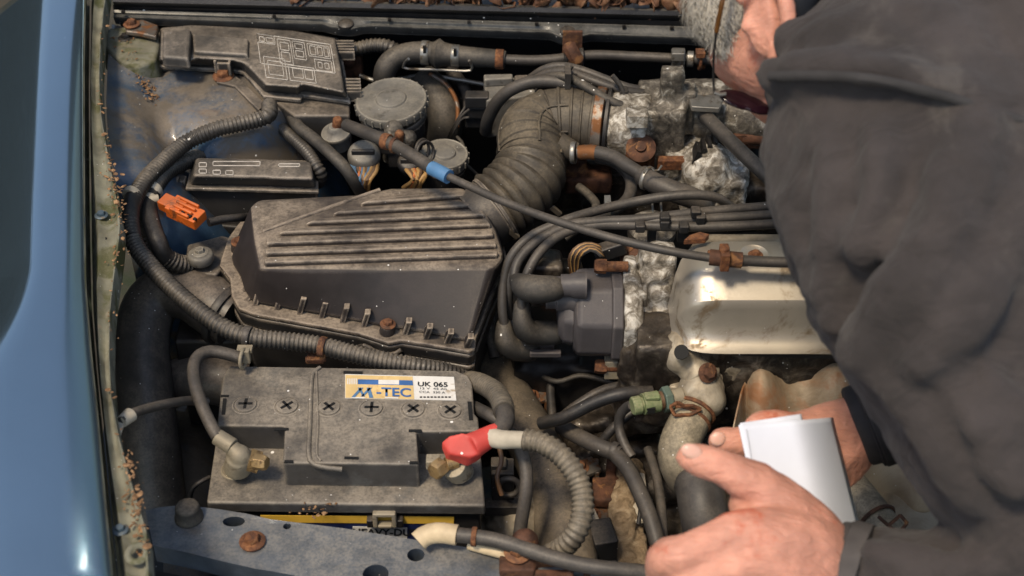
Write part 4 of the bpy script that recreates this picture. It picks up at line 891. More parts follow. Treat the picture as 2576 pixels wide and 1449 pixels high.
# ================================================================== throttle cable over everything
T = thing('throttle_cable', 'long black throttle cable with blue sleeve crossing diagonally over the engine', 'cable', P(1100, 440, .85))
hose('outer_sheath', None, None, [(872, 315, .855), (930, 338, .872), (985, 362, .88), (1040, 393, .886), (1092, 427, .888)], .0066, 'rubber2', parent=T)
hose('blue_sleeve', None, None, [(1086, 423, .888), (1108, 434, .889), (1129, 445, .889)], .0072, 'marker', parent=T)
hose('inner_sheath', None, None, [(1126, 443, .889), (1180, 468, .89), (1250, 500, .893), (1340, 535, .897), (1450, 572, .90), (1560, 604, .902), (1680, 631, .902), (1795, 650, .898)], .0039, 'rubber2', parent=T)
band(972, 356, .879, (1, -.5, .1), .0082, .008, 'rust', T, 'rusty_band'); band(992, 366, .881, (1, -.5, .1), .008, .004, 'rustd', T, 'rusty_band')
hose('ferrule', None, None, [(1785, 647, .898), (1815, 650, .898), (1866, 655, .897)], .0072, 'rustd', parent=T)
f = B(); f.box(P(1822, 648, .9), (.008, .018, .018)); f.bolt(P(1822, 632, .907), (0, 0, 1), .005, False); f.box(P(1848, 664, .891), (.024, .004, .004)); f.box(P(1800, 636, .9), (.014, .004, .004)); f.obj('cable_bracket', M['rust'], T, bevel=.001)
hose('tail_sheath', None, None, [(1864, 655, .897), (1920, 658, .896), (2000, 660, .896), (2120, 660, .894)], .0048, 'rubber2', parent=T)
# ================================================================== valve cover
T = thing('valve_cover', 'silver valve cover with a stepped shoulder beside the distributor', 'valve cover', P(1950, 870, .79))
x0 = P(1708, 640, .87).x
prof = [(1.045, .83), (1.04, .862), (1.033, .872), (1.022, .876), (1.006, .877), (.993, .877), (.989, .8765), (.986, .875), (.978, .8675), (.970, .8605), (.966, .858), (.9645, .8545), (.9645, .848), (.9635, .84), (.9625, .832), (.961, .825), (.958, .8195), (.953, .815), (.946, .8125)]
def vsec(x, sh, h): return [Vector((x, 1.0 + (y - 1.0) * sh, .805 + (z - .805) * h)) for y, z in prof]
rows = []
cy_ = 1.0
for i, (xo, sh, h) in enumerate(((-.006, .35, .05), (-.003, .55, .3), (0, .70, .55), (.004, .82, .74), (.010, .91, .88), (.018, .965, .955), (.028, .99, .99), (.04, 1, 1), (.2, 1, 1), (.36, 1, 1), (.5, 1, 1))):
    r = []
    for y, z in prof: r.append(Vector((x0 + xo, cy_ + (y - cy_) * sh, .808 + (z - .808) * h)))
    rows.append(r)
f = B(); f.grid(rows); f.obj('cover', M['valve'], T, sharp=28)
fl = PL([(1722, 800), (1738, 836), (1772, 862), (1820, 876), (1900, 881), (2110, 888), (2500, 895), (2500, 590), (1760, 588), (1722, 640), (1708, 700)], .8115)
B().slab(fl, .0035, 0).obj('flange', M['aluwarm'], T, bevel=.001)
B().slab([p + Vector((0, 0, -.0037)) for p in fl], .004, -.006).obj('gasket', M['rubclean'], T)
p = P(1897, 642, .876); k = mpp(p)
B().lathe(p, (0, 0, 1), [(44 * k, -.002), (42 * k, .0018), (34 * k, .0026), (26 * k, .001), (.0001, .0008)], 30).obj('bolt_recess', M['valve'], T); B().bolt(p + Vector((.001, -.001, .001)), (0, 0, 1), 12 * k).obj('bolt', M['rust'], T)
B().slab(PL([(1720, 603), (1775, 600), (1785, 588), (1760, 582), (1735, 590)], .884), .006).obj('rusty_bracket', M['rust'], T, bevel=.001)
# ================================================================== cylinder head end: castings, brackets
T = thing('cylinder_head', 'corroded alloy engine end between distributor and valve cover', 'engine casting', P(1640, 900, .7))
f = B()
f.box(P(1650, 700, .815), (.034, .03, .07)); f.box(P(1640, 770, .79), (.03, .04, .06)); f.box(P(1655, 850, .765), (.03, .03, .075)); f.cyl(P(1652, 668, .84), P(1640, 690, .82), .014); f.cyl(P(1672, 650, .83), P(1672, 760, .79), .0085); f.box(P(1625, 730, .80), (.022, .03, .06))
f.box(P(1648, 920, .735), (.017, .012, .05)); f.box(P(1598, 760, .8), (.02, .05, .06)); f.box(P(1610, 850, .77), (.02, .03, .03))
f.obj('end_casting', M['alu'], T, remesh=.003, smit=3, disp=[(.02, .006), (.006, .0015)])
f = B(); f.cyl(P(1690, 745, .80), P(1690, 812, .775), .0115); f.box(P(1700, 790, .77), (.02, .03, .03)); f.obj('side_boss', M['alud'], T, remesh=.002, disp=[(.01, .002)])
f = B(); f.box(P(1790, 940, .735), (.18, .06, .11)); f.box(P(2050, 930, .76), (.34, .05, .1)); f.obj('head_block', M['grime'], T, remesh=.004, disp=[(.025, .012), (.008, .004)])
f = B(); f.tube([P(1690, 866, .798), P(1715, 884, .795), P(1742, 915, .786), P(1765, 955, .778)], .016, 12); f.sph(P(1714, 884, .794), .021); f.box(P(1735, 862, .796), (.04, .02, .018)); f.cyl(P(1778, 925, .786), P(1780, 950, .776), .0125); f.box(P(1690, 905, .775), (.02, .02, .05))
f.obj('outlet_casting', M['aluwarm'], T, remesh=.0022, disp=[(.02, .005)])
p = P(1714, 886, .811); B().lathe(p, (-.1, -.7, .7), [(.0065, -.006), (.0065, .006)], 16).obj('casting_hole', M['slot'], T)
p = P(1780, 938, .795); B().bolt(p, (.3, -.7, .6), .0058, True, .006).obj('bolt', M['rustd'], T)
p = P(1605, 655, .82); B().bolt(p, (-.2, -.6, .8), .011).obj('bolt', M['rustd'], T)
p = P(1632, 925, .745); B().lathe(p, (0, -.6, -.3), [(.011, 0), (.012, .016), (.007, .018), (.006, .004)], 18).obj('pipe_stub', M['brassp'], T)
B().bolt(P(1612, 915, .74), (-.5, -.7, 0), .0075, False).obj('bolt', M['rustd'], T)
# ================================================================== thermostat housing, sensor, radiator hose
T = thing('thermostat_housing', 'pale cast thermostat housing with a flange above the radiator hose', 'engine casting', P(1745, 1040, .72))
f = B(); f.cyl(P(1770, 960, .765), P(1738, 1045, .755), .019, .017, 20); f.sph(P(1765, 985, .768), .022); f.box(P(1790, 985, .752), (.026, .01, .075), Matrix.Rotation(.35, 3, 'Y')); f.box(P(1720, 985, .75), (.03, .02, .03)); f.sph(P(1778, 1005, .765), .018)
f.obj('casting', M['aluwarm'], T, remesh=.002, smit=5, disp=[(.03, .004)])
T = thing('coolant_sensor', 'green plug on a brass hex sensor by the thermostat housing', 'sensor', P(1640, 1020, .745))
a = P(1590, 1022, .772); b = P(1690, 1002, .772); ax = (b - a).normalized(); Ln = (b - a).length
B().lathe(a, ax, [(.0075, 0), (.0085, .001), (.0085, Ln * .2), (.0065, Ln * .21), (.0065, Ln * .26), (.0098, Ln * .27), (.0098, Ln * .66), (.0085, Ln * .68)], 18).obj('plug', M['green'], T, sharp=30)
B().box(a + ax * Ln * .48 + Vector((0, -.002, .0095)), (Ln * .35, .009, .004), Matrix.Rotation(.1, 3, 'Z')).obj('plug_latch', M['green'], T, bevel=.001)
B().box(a + ax * Ln * .45 + Vector((0, -.009, 0)), (Ln * .2, .004, .006)).obj('plug_slot', M['slot'], T)
B().lathe(a, ax, [(.0085, Ln * .68), (.0085, Ln * .76)], 18).obj('collar', M['wbr'], T)
B().lathe(a, ax, [(.0115, Ln * .77), (.0125, Ln * .79), (.0125, Ln * .95), (.0115, Ln * .97)], 6).obj('hex_nut', M['teal'], T, bevel=.0006)
B().lathe(a, ax, [(.0085, Ln * .97), (.0085, Ln * 1.25)], 16).obj('brass_stem', M['brassp'], T)
T = thing('radiator_hose', 'fat tan dusty radiator hose with a rusty spring clamp', 'hose', P(1700, 1200, .68))
M['radh'] = mat('tan_dusty_hose', (.07, .06, .046), .6, dust=.9, dcol=(.4, .33, .225), dmin=-.6, speck=.6)
hose('tube', None, None, [(1748, 1030, .76, .0172), (1734, 1062, .757, .0182), (1714, 1105, .75, .0184), (1706, 1150, .74, .0184), (1724, 1195, .725, .0184), (1752, 1225, .705, .018)], .02, 'radh', seg=28, parent=T)
p = P(1741, 1046, .7585); ax = (P(1706, 1105, .745) - P(1745, 1030, .755)).normalized()
for o_ in (-.006, .004): B().torus(p + ax * o_, ax, .0188, .0015, 32, 6, flat=1.3).obj('clamp_wire', M['rust'], T)
f = B()
q = p + Vector((-.008, -.011, .019))
for a_, b_ in (((-.014, 0, .003), (-.008, 0, .008)), ((-.008, 0, .008), (-.002, 0, .004)), ((-.002, 0, .004), (.006, 0, .004)), ((.006, 0, .004), (.013, 0, .0)), ((-.014, 0, .003), (-.01, -.004, -.004)), ((-.01, -.004, -.004), (.004, -.004, -.003)), ((.004, -.004, -.003), (.013, 0, 0))): f.cyl(q + Vector(a_), q + Vector(b_), .0017, .0017, 8)
f.obj('clamp_ears', M['rust'], T)
T = thing('pipe_elbow', 'dark brown fat hose end visible between thumb and finger', 'hose', P(1760, 1300, .66))
hose('tube', None, None, [(1758, 1212, .745, .0205), (1764, 1250, .742, .021), (1774, 1310, .73, .021), (1785, 1380, .70, .021)], .03, 'rubber2', seg=26, parent=T)
hose('rim', None, None, [(1757, 1208, .745, .0205), (1758, 1214, .7448, .0222), (1760, 1222, .7445, .0222), (1762, 1228, .744, .0208)], .03, 'rubber2', seg=26, parent=T)
# ================================================================== exhaust heat shield
T = thing('heat_shield', 'rust stained exhaust heat shield with two humps below the valve cover', 'heat shield', P(2000, 1050, .6))
YT = [(1846, 1075), (1852, 1040), (1862, 1000), (1880, 935), (1900, 909), (1922, 904), (1946, 916), (1972, 936), (2000, 945), (2030, 943), (2052, 928), (2072, 908), (2095, 898), (2128, 896), (2160, 915), (2200, 940), (2250, 940), (2300, 900), (2340, 898), (2420, 960)]
f = B(); rows = []
for j_ in range(44):
    v = j_ / 43; row = []
    for i in range(120):
        x = 1846 + i * 4.8; yt = sum(interp(YT, x + o_) for o_ in (-14, -7, 0, 7, 14)) / 5; h = clip_((950 - yt) / 52) if x > 1868 else clip_((1075 - yt) / 200) * .6
        z = .766 + .024 * h - .125 * v ** 1.15 + .012 * h * math.sin(min(1, v * 2.2) * math.pi) * (1 - v)
        y = yt + v * (1290 - yt); xx = x + (1 - v) * 0
        row.append(P(xx, y, z))
    rows.append(row)
f.grid(rows); f.obj('shield_sheet', M['shield'], T, solid=.0012, sharp=80)
f = B(); f.tube([q + Vector((0, 0, .0006)) for q in rows[0][9::3]], .0016, 8); f.obj('rolled_edge', M['shield'], T)
T = thing('heat_plate', 'pale flat cast plate with an embossed panel under the arm', 'heat shield', P(2300, 1300, .62))
f = B(); f.slab(P3([(2130, 1420, .66), (2400, 1460, .66), (2560, 1380, .66), (2560, 1150, .67), (2150, 1120, .67)]), .02); f.obj('plate', M['shieldp'], T, bevel=.004)
f = B(); f.slab(P3([(2222, 1206, .671), (2330, 1206, .671), (2340, 1140, .673), (2218, 1135, .673)]), .004); EP = f.obj('embossed_panel', M['shieldp'], T, bevel=.0015)
text('71', (2246, 1196), (2300, 1197), .6716, 24, 'shield', EP, bold=.01)
hose('coolant_hose', 'brown dusty hose slanting behind the white paper', 'hose', [(2080, 1160, .69), (2130, 1215, .69), (2175, 1270, .69), (2225, 1335, .688), (2270, 1400, .685)], .017, 'radh', seg=20)
T = thing('spring_clamp', 'rusty square spring clamp ear on the brown slanting hose', 'clamp', P(2240, 1330, .69))
a = P(2205, 1300, .715); f = B(); pts_ = [P(2210, 1300, .713), P(2235, 1322, .713), P(2265, 1296, .72), P(2282, 1316, .72), P(2260, 1343, .712), P(2235, 1322, .713)]
for u_, v_ in zip(pts_, pts_[1:]): f.cyl(u_, v_, .0016, None, 8)
f.obj('ear_wire', M['rustd'], T); p = P(2205, 1308, .69); B().torus(p, (P(2225, 1335, .688) - P(2175, 1270, .69)), .0178, .0018, 28, 6).obj('band', M['rustd'], T)
# ================================================================== the dark gearbox area in the middle
T = thing('gearbox', 'oily dark gearbox casting deep in the middle of the bay', 'gearbox', P(1560, 1250, .45))
f = B(); f.box(P(1540, 1150, .55), (.22, .22, .12)); f.box(P(1600, 1330, .57), (.2, .16, .12)); f.cyl(P(1500, 1120, .6), P(1560, 1200, .62), .05); f.cyl(P(1640, 1180, .62), P(1660, 1300, .62), .04); f.sph(P(1520, 1330, .6), .05); f.box(P(1450, 1000, .56), (.3, .12, .1)); f.sph(P(1580, 1060, .64), .035)
f.obj('casting', M['grime'], T, remesh=.005, disp=[(.04, .025), (.012, .008)])
f = B(); f.tube([P(1590, 1180, .66), P(1575, 1240, .66), P(1565, 1310, .66), P(1562, 1370, .65), P(1560, 1440, .64)], .014, 10); f.box(P(1580, 1380, .64), (.03, .08, .03)); f.sph(P(1590, 1200, .655), .016); f.obj('mud_crust', M['sand'], T, remesh=.0028, disp=[(.015, .012), (.005, .003)])
f = B(); f.box(P(1530, 1040, .66), (.08, .05, .02)); f.box(P(1600, 1120, .65), (.05, .05, .03)); f.obj('upper_casting', M['grime'], T, remesh=.004, disp=[(.02, .014)])
f = B(); f.slab(P3([(1590, 1310, .668), (1638, 1310, .668), (1622, 1190, .675), (1585, 1186, .675)]), .004); SP = f.obj('label_plate', M['tape'], T, bevel=.0008)
f = B()
for i in range(13): f.slab(P3([(1602 + i * .6, 1216 + i * 6.5, .6752 - i * .0004), (1620 + i * .6, 1217 + i * 6.5, .6752 - i * .0004), (1620 + i * .6, 1213.5 + i * 6.5, .6752 - i * .0004), (1602 + i * .6, 1212.5 + i * 6.5, .6752 - i * .0004)]), .0006)
f.obj('bar_marks', M['printblk'], SP, smooth=False)
T = thing('gearbox_plug', 'small black boxed connector by the mud crusted casting', 'connector', P(1515, 1380, .62))
B().box(P(1515, 1362, .67), (.022, .03, .03), Matrix.Rotation(.2, 3, 'Z')).obj('housing', M['rubclean'], T, bevel=.002); B().box(P(1512, 1400, .65), (.028, .03, .02)).obj('lower_housing', M['rubclean'], T, bevel=.002)
B().box(P(1480, 1330, .66), (.022, .03, .02), Matrix.Rotation(.3, 3, 'Z')).obj('pale_connector', M['tape'], bevel=.002, label='small pale yellowed connector left of the boxed black connector', cat='connector')
f = B(); f.box(P(1545, 1240, .66), (.04, .03, .012)); f.cyl(P(1525, 1170, .67), P(1550, 1172, .67), .01); f.obj('rusty_switch', M['rustd'], remesh=.002, label='rusty stub switch on the gearbox left of the barcode plate', cat='switch')
f = B(); f.box(P(1265, 1230, .70), (.02, .02, .06)); f.box(P(1255, 1190, .72), (.014, .012, .03)); f.torus(P(1280, 1225, .72), (0, -1, .2), .009, .003); f.box(P(1262, 1275, .69), (.03, .012, .012)); f.obj('battery_tray_bracket', M['rubber2'], bevel=.001, label='dusty metal tray bracket right beside the battery', cat='bracket')
f = B(); f.sph(P(1300, 1330, .65), .032, scale=(1, 1, 1.3)); f.box(P(1270, 1380, .64), (.05, .04, .04)); f.obj('mount_casting', M['aluwarm'], remesh=.003, disp=[(.02, .01)], label='grey mottled alloy mount casting behind the front cable', cat='engine mount')
# hoses and wires in the middle
T = thing('cable_harness', 'black taped harness forking down over the gearbox', 'harness', P(1560, 1140, .68))
hose('upper_sheath', None, None, [(1412, 1072, .705), (1450, 1095, .712), (1500, 1120, .718), (1560, 1145, .72)], .0078, 'rubber2', parent=T)
hose('lower_sheath', None, None, [(1545, 1138, .72), (1580, 1180, .72), (1610, 1240, .716), (1635, 1300, .71), (1655, 1370, .70)], .0074, 'rubber2', parent=T)
band(1545, 1135, .72, (1, -.5, 0), .0088, .006, 'rubber2', T)
hose('thin_branch', None, None, [(1590, 1150, .72), (1572, 1120, .725), (1558, 1080, .732), (1560, 1045, .745), (1580, 1022, .76), (1592, 1020, .768)], .0046, 'rubber2', parent=T)
hose('vacuum_pipe', 'thin grey pipe falling beside the barcode plate', 'hose', [(1630, 1130, .70), (1652, 1200, .70), (1664, 1280, .695), (1668, 1360, .69)], .0045, 'rubber2')
for i, (lb, pts) in enumerate((('upper black wire bundle running into the green sensor', [(1360, 1065, .72), (1420, 1050, .735), (1490, 1015, .75), (1560, 992, .76), (1640, 986, .758)]), ('lower black wire under the sensor wire bundle', [(1400, 1060, .70), (1450, 1020, .72), (1520, 980, .73), (1600, 965, .73)]), ('short black wire behind the harness fork', [(1500, 1130, .70), (1540, 1080, .72), (1600, 1030, .735), (1650, 1000, .74)]), ('dark hanging hose right of the fat duct', [(1392, 930, .70), (1385, 980, .69), (1390, 1050, .68)]))):
    hose('wire_bundle' if i < 3 else 'short_hose', lb, 'wire', pts, .0062 if i == 0 else .0045, 'rubclean')
f = B(); f.box(P(1440, 940, .68), (.12, .06, .06)); f.box(P(1380, 900, .7), (.06, .05, .05)); f.obj('starter_motor', M['dark'], remesh=.004, disp=[(.03, .01)], label='black starter motor body in the shadow under the distributor', cat='starter motor')
# wires above the distributor
T = thing('wiring_loom', 'arched bundle of thin brown wires above the distributor', 'wires', P(1470, 660, .8))
for i in range(9):
    o_ = i * 3.5; hose('wire', None, None, [(1438 + o_ * .6, 690, .81), (1432 + o_, 650, .83), (1450 + o_ * .8, 622 + o_ * .5, .84), (1480 + o_ * .4, 612 + o_ * .6, .842), (1512, 622 + o_ * .8, .838), (1522, 645 + o_ * .3, .825)], .0016, ['wbr', 'wye', 'rubclean'][i % 3], parent=T, seg=6)
B().box(P(1535, 628, .835), (.03, .014, .014), Matrix.Rotation(-.4, 3, 'Y')).obj('plug', M['rubclean'], T, bevel=.002)
f = B(); f.box(P(1375, 700, .8), (.03, .03, .05)); f.box(P(1400, 680, .8), (.05, .02, .02)); f.box(P(1350, 660, .8), (.012, .014, .04)); f.obj('coil_bracket', M['grime'], remesh=.003, disp=[(.01, .004)], label='grimy metal bracket between the ignition leads and the distributor', cat='bracket')
# ================================================================== hoses and castings at the back
T = thing('heater_hose', 'thick black heater hose with steel clamps along the firewall', 'hose', P(1000, 250, .78))
hose('rubber_bend', None, None, [(1010, 300, .76), (985, 255, .795), (968, 210, .82), (970, 175, .838), (992, 148, .848), (1030, 135, .852), (1075, 133, .853), (1120, 137, .853)], .0128, 'rubber', seg=18, parent=T)
hose('reducer', None, None, [(1090, 134, .853, .0135), (1098, 135, .853, .017), (1108, 136, .853, .017), (1118, 137, .853, .0135), (1160, 141, .853, .0115), (1210, 145, .853, .0108), (1262, 149, .852, .0102), (1272, 150, .852, .0098)], .012, 'rubber', seg=18, parent=T)
for x, y, r, m_ in ((1070, 133, .0138, 'steel'), (1146, 140, .0124, 'steel'), (1257, 149, .0112, 'rust')):
    band(x, y, .853, (1, -.08, 0), r, .009, m_, T, 'hose_clamp')
    if m_ == 'steel':
        p = P(x, y, .853) + Vector((0, -r * .75, r * .75)); B().box(p, (.0035, .004, .008)).obj('clamp_slot', M['slot'], T)
f = B(); f.tube([P(1028, 148, .858), P(1018, 158, .85), P(1020, 172, .842), P(1090, 175, .84), P(1178, 178, .84), P(1188, 168, .846), P(1180, 152, .856)], .0016, 8); f.obj('wire_bracket', M['steel'], T)
T = thing('heater_pipe', 'slim dusty heater pipe with a rusty bracket and valve at firewall', 'pipe', P(1500, 150, .83))
hose('tube', None, None, [(1262, 149, .852), (1330, 152, .852), (1390, 150, .853), (1440, 144, .855), (1500, 139, .856), (1600, 143, .856), (1690, 147, .856), (1800, 152, .856), (1900, 156, .855)], .0058, 'rubber2', parent=T)
f = B(); f.box(P(1440, 108, .87), (.022, .004, .03)); f.tube([P(1432, 118, .872), P(1438, 130, .87), P(1450, 148, .862), P(1446, 160, .852)], .0085, 8); f.obj('rusty_bracket', M['rustd'], T, bevel=.001)
f = B(); p = P(1430, 147, .855); 
for x in (1425, 1462): B().lathe(P(x, 145, .855), (1, 0, 0), [(.0085, -.003), (.0112, -.002), (.0112, .002), (.0085, .003)], 18).obj('grommet', M['rubclean'], T)
f = B(); f.cyl(P(1690, 147, .856), P(1722, 148, .856), .012, .012, 14); f.box(P(1705, 138, .866), (.014, .012, .01)); f.cyl(P(1728, 148, .856), P(1745, 149, .856), .009); f.obj('valve', M['steel'], T, bevel=.001)
f = B(); f.torus(P(1760, 150, .856), (1, 0, 0), .0105, .002); f.box(P(1762, 134, .868), (.01, .012, .006)); f.box(P(1764, 164, .845), (.008, .01, .006)); f.obj('rusty_clamp', M['rust'], T, bevel=.0006)
hose('cable_conduit', 'oily corrugated conduit leaving the fuse box towards the firewall', 'conduit', [(868, 130, .84), (905, 122, .845), (940, 115, .848), (975, 118, .848), (1010, 135, .84)], .0082, 'conduit', .0044, .0012)
f = B(); f.box(P(880, 160, .82), (.03, .02, .03)); f.sph(P(872, 150, .83), .01); f.obj('rusty_pipe_union', M['rustd'], remesh=.002, label='rusty pipe union right of the diagram fuse box', cat='pipe fitting')
f = B(); f.tube([P(1060, 200, .80, ), P(1100, 240, .79), P(1120, 300, .77), P(1115, 360, .74)], .02, 14); f.obj('hose_down', M['rubber'], label='dark hose dropping behind the large round cap', cat='hose')
B().tube([P(1135, 175, .80), P(1170, 230, .79), P(1190, 300, .77)], .008, 10).obj('hose_down', M['rubclean'], label='thin dark hose right of the hose behind the large cap', cat='hose')
T = thing('relay_box', 'grey boxy relay housing against the firewall', 'relay box', P(1280, 240, .78))
B().slab(PL([(1222, 252), (1345, 240), (1352, 190), (1216, 196)], .835), .05).obj('housing', M['cap'], T, bevel=.003)
B().slab(PL([(1218, 200), (1290, 196), (1290, 184), (1216, 186)], .845), .01).obj('housing_step', M['cap'], T, bevel=.002)
B().slab(PL([(1296, 215), (1352, 210), (1348, 186), (1294, 188)], .842), .01).obj('housing_step', M['plastic'], T, bevel=.002)
T = thing('relay_plug', 'stack of black plugs with thin wires left of the relay housing', 'connector', P(1195, 300, .78))
for x, y, z in ((1200, 250, .83), (1195, 276, .815), (1200, 300, .80)): B().box(P(x, y, z), (.026, .016, .014)).obj('plug', M['rubclean'], T, bevel=.0015)
for i in range(3): hose('wire', None, None, [(1180, 255 + i * 20, .825), (1160, 285 + i * 8, .82), (1140, 320 + i * 8, .80), (1128, 345 + i * 6, .77)], .0013, 'rubber2', parent=T, seg=6)
# ---- vacuum hoses looping over the intake
for lb, pts, r, m_ in (
    ('thick vacuum hose arching left of the ribbed intake hose', [(1222, 330, .80), (1228, 300, .825), (1250, 258, .85), (1285, 226, .868), (1335, 207, .878), (1390, 205, .88), (1440, 216, .878), (1480, 238, .87)], .007, 'rubber2'),
    ('uppermost vacuum hose running to the throttle body', [(1330, 200, .86), (1370, 174, .878), (1412, 166, .884), (1460, 176, .884), (1520, 198, .88), (1580, 220, .876), (1650, 232, .87)], .0046, 'rubber2'),
    ('second vacuum hose ending at the tall corroded bracket', [(1340, 204, .866), (1385, 183, .88), (1430, 182, .885), (1490, 203, .884), (1545, 222, .88), (1600, 234, .876), (1690, 240, .87)], .0052, 'rubber2'),
    ('front vacuum hose dipping down onto the throttle body', [(1350, 205, .872), (1395, 192, .884), (1440, 200, .888), (1490, 228, .886), (1530, 252, .882), (1570, 268, .876), (1602, 272, .868)], .005, 'rubber'),
    ('short vacuum hose hidden under the other vacuum hoses', [(1470, 236, .866), (1430, 214, .872), (1380, 198, .872), (1340, 215, .86)], .0045, 'rubber')):
    hose('vacuum_hose', lb, 'hose', pts, r, m_)
f = B(); f.box(P(1428, 192, .892), (.006, .022, .018)); f.tube([P(1432, 180, .895), P(1440, 165, .902)], .002, 6); f.obj('hose_tie', M['rubber2'], label='upright tie strap gathering the vacuum hoses', cat='cable tie')
f = B(); f.tube([P(1540, 190, .90), P(1560, 214, .89), P(1570, 240, .88)], .0028, 8); f.box(P(1568, 238, .878), (.008, .012, .014)); f.obj('hose_tie', M['rubber2'], label='slanting tie strap on the vacuum hoses nearer the throttle body', cat='cable tie')
# ---- throttle body and inlet manifold
T = thing('throttle_unit', 'white corroded throttle casting beside the rusty hose clamp', 'throttle body', P(1600, 400, .76))
e = HOSE_END
f = B(); f.cyl(e + HOSE_T * .008, e + HOSE_T * .05, .034, .036, 28); f.box(P(1600, 300, .862), (.03, .03, .03)); f.cyl(P(1570, 288, .87), P(1640, 292, .868), .01); f.box(P(1592, 262, .872), (.04, .016, .016)); f.box(P(1560, 345, .84), (.02, .03, .03))
f.obj('bore_casting', M['alu'], T, remesh=.0025, smit=3, disp=[(.018, .006), (.006, .0018)])
B().box(P(1603, 295, .884), (.022, .02, .016)).obj('sensor_block', M['alu'], T, bevel=.002)
f = B(); f.box(P(1660, 330, .835), (.045, .07, .09)); f.box(P(1690, 225, .895), (.024, .016, .05)); f.box(P(1700, 270, .868), (.036, .03, .05)); f.box(P(1665, 380, .815), (.04, .04, .06))
f.obj('flange_casting', M['alud'], T, remesh=.003, smit=3, disp=[(.02, .006), (.007, .002)])
p = P(1612, 372, .85); B().lathe(p, (-.1, -.6, .8), [(.014, -.006), (.0155, -.002), (.0155, 0), (.012, .002), (.006, .0025), (.0055, .006), (.003, .0065)], 24).obj('rusty_pulley', M['rustd'], T)
f = B(); f.box(P(1610, 400, .83), (.03, .006, .02)); f.box(P(1635, 385, .835), (.006, .02, .02)); f.box(P(1690, 410, .83), (.03, .01, .012)); f.obj('rusty_linkage', M['rust'], T, bevel=.001)
T = thing('inlet_manifold', 'long mottled alloy inlet manifold running behind the bent head', 'inlet manifold', P(1850, 320, .78))
f = B(); f.tube([P(1690, 275, .85), P(1760, 275, .852), P(1850, 285, .85), (P(1950, 295, .85)), P(2200, 310, .85)], .033, 20); f.box(P(1790, 300, .83), (.12, .07, .03)); f.cyl(P(1705, 250, .87), P(1740, 262, .868), .02)
f.obj('plenum', M['alud'], T, remesh=.003, disp=[(.03, .006), (.008, .002)])
f = B(); f.slab(PL([(1740, 268), (1810, 272), (1822, 240), (1730, 236)], .888), .006); EP = f.obj('name_plate', M['steel'], T, bevel=.001)
f = B(); f.box(P(1790, 445, .80), (.07, .06, .05)); f.cyl(P(1820, 400, .83), P(1852, 430, .82), .013); f.sph(P(1780, 430, .82), .03); f.box(P(1730, 400, .81), (.06, .04, .05)); f.box(P(1830, 470, .80), (.03, .05, .05)); f.sph(P(1745, 470, .79), .022)
f.obj('idle_valve_casting', M['alu'], T, remesh=.0028, smit=3, disp=[(.02, .009), (.007, .003)])
B().lathe(P(1852, 430, .822), (P(1852, 430, .82) - P(1820, 400, .83)), [(.0095, -.002), (.0095, .003), (.005, .003), (.005, .001)], 16).obj('valve_port', M['steel'], T)
for i in range(5): B().box(P(1750 + i * 14, 385 - i * 8, .845), (.004, .02, .016), Matrix.Rotation(.3, 3, 'Y')).obj('cooling_fin', M['dark'], T)
f = B(); f.box(P(1850, 350, .83), (.06, .02, .012)); f.box(P(1860, 345, .84), (.014, .012, .012)); f.cyl(P(1868, 345, .84), P(1925, 350, .84), .007); f.obj('rusty_clip', M['rustd'], T, bevel=.001)
f = B(); f.box(P(1690, 430, .76), (.2, .1, .06)); f.box(P(1500, 430, .74), (.12, .08, .06)); f.box(P(1880, 480, .76), (.2, .08, .06)); f.obj('underside_casting', M['grime'], T, remesh=.004, disp=[(.03, .012)])
hose('breather_hose', 'straight dusty breather hose slanting right behind the leads', 'hose', [(1772, 290, .872), (1800, 318, .874), (1850, 368, .876), (1905, 420, .876), (1960, 470, .872)], .0074, 'rubber2', seg=16)
T = thing('breather_hose', 'long breather hose from intake hose stub down to the leads', 'hose', P(1600, 440, .82))
hose('rusty_pipe', None, None, [(1455, 384, .848), (1500, 384, .852), (1545, 396, .854), (1580, 418, .854), (1625, 446, .852)], .0072, 'rubber2', parent=T)
hose('rusty_end', None, None, [(1458, 384, .848), (1480, 382, .851), (1500, 384, .852)], .0076, 'rustm', parent=T)
hose('fat_tube', None, None, [(1615, 440, .852, .010), (1650, 462, .852, .0105), (1700, 484, .85, .0108), (1745, 500, .845, .0108), (1768, 520, .835, .0106), (1772, 560, .81, .0105)], .012, 'rubber2', parent=T, seg=18)
band(1443, 384, .845, (1, -.2, .1), .0115, .005, 'steel', T, 'spring_clamp'); band(1628, 448, .852, (.8, -.6, 0), .0125, .004, 'steel', T, 'spring_clamp')
f = B(); p = P(1640, 436, .87); f.tube([p + Vector((-.008, 0, 0)), p + Vector((-.004, 0, .008)), p + Vector((.004, 0, .002)), p + Vector((.009, 0, .009))], .0011, 6); f.obj('clamp_ear', M['steel'], T)
hose('vacuum_hose', 'thin hose curling below the long breather hose', 'hose', [(1500, 395, .835), (1545, 408, .835), (1578, 435, .835), (1588, 470, .832), (1575, 505, .83), (1540, 530, .832), (1490, 548, .836), (1440, 562, .84)], .006, 'rubber2')
f = B(); f.box(P(1528, 516, .842), (.006, .014, .014)); f.tube([P(1520, 520, .846), P(1532, 508, .852), P(1545, 512, .85)], .0015, 6); f.obj('hose_clip', M['steel'], label='small wire clip on the curling thin hose', cat='clip')
T = thing('fuel_regulator', 'round metal regulator can with wire clips under the ignition leads', 'regulator', P(1640, 600, .78))
p = P(1640, 570, .825); B().lathe(p, (0, -.1, 1), [(.018, -.05), (.02, -.012), (.0235, -.01), (.024, 0), (.02, .004), (.012, .006), (.0001, .0065)], 28).obj('can', M['alud'], T)
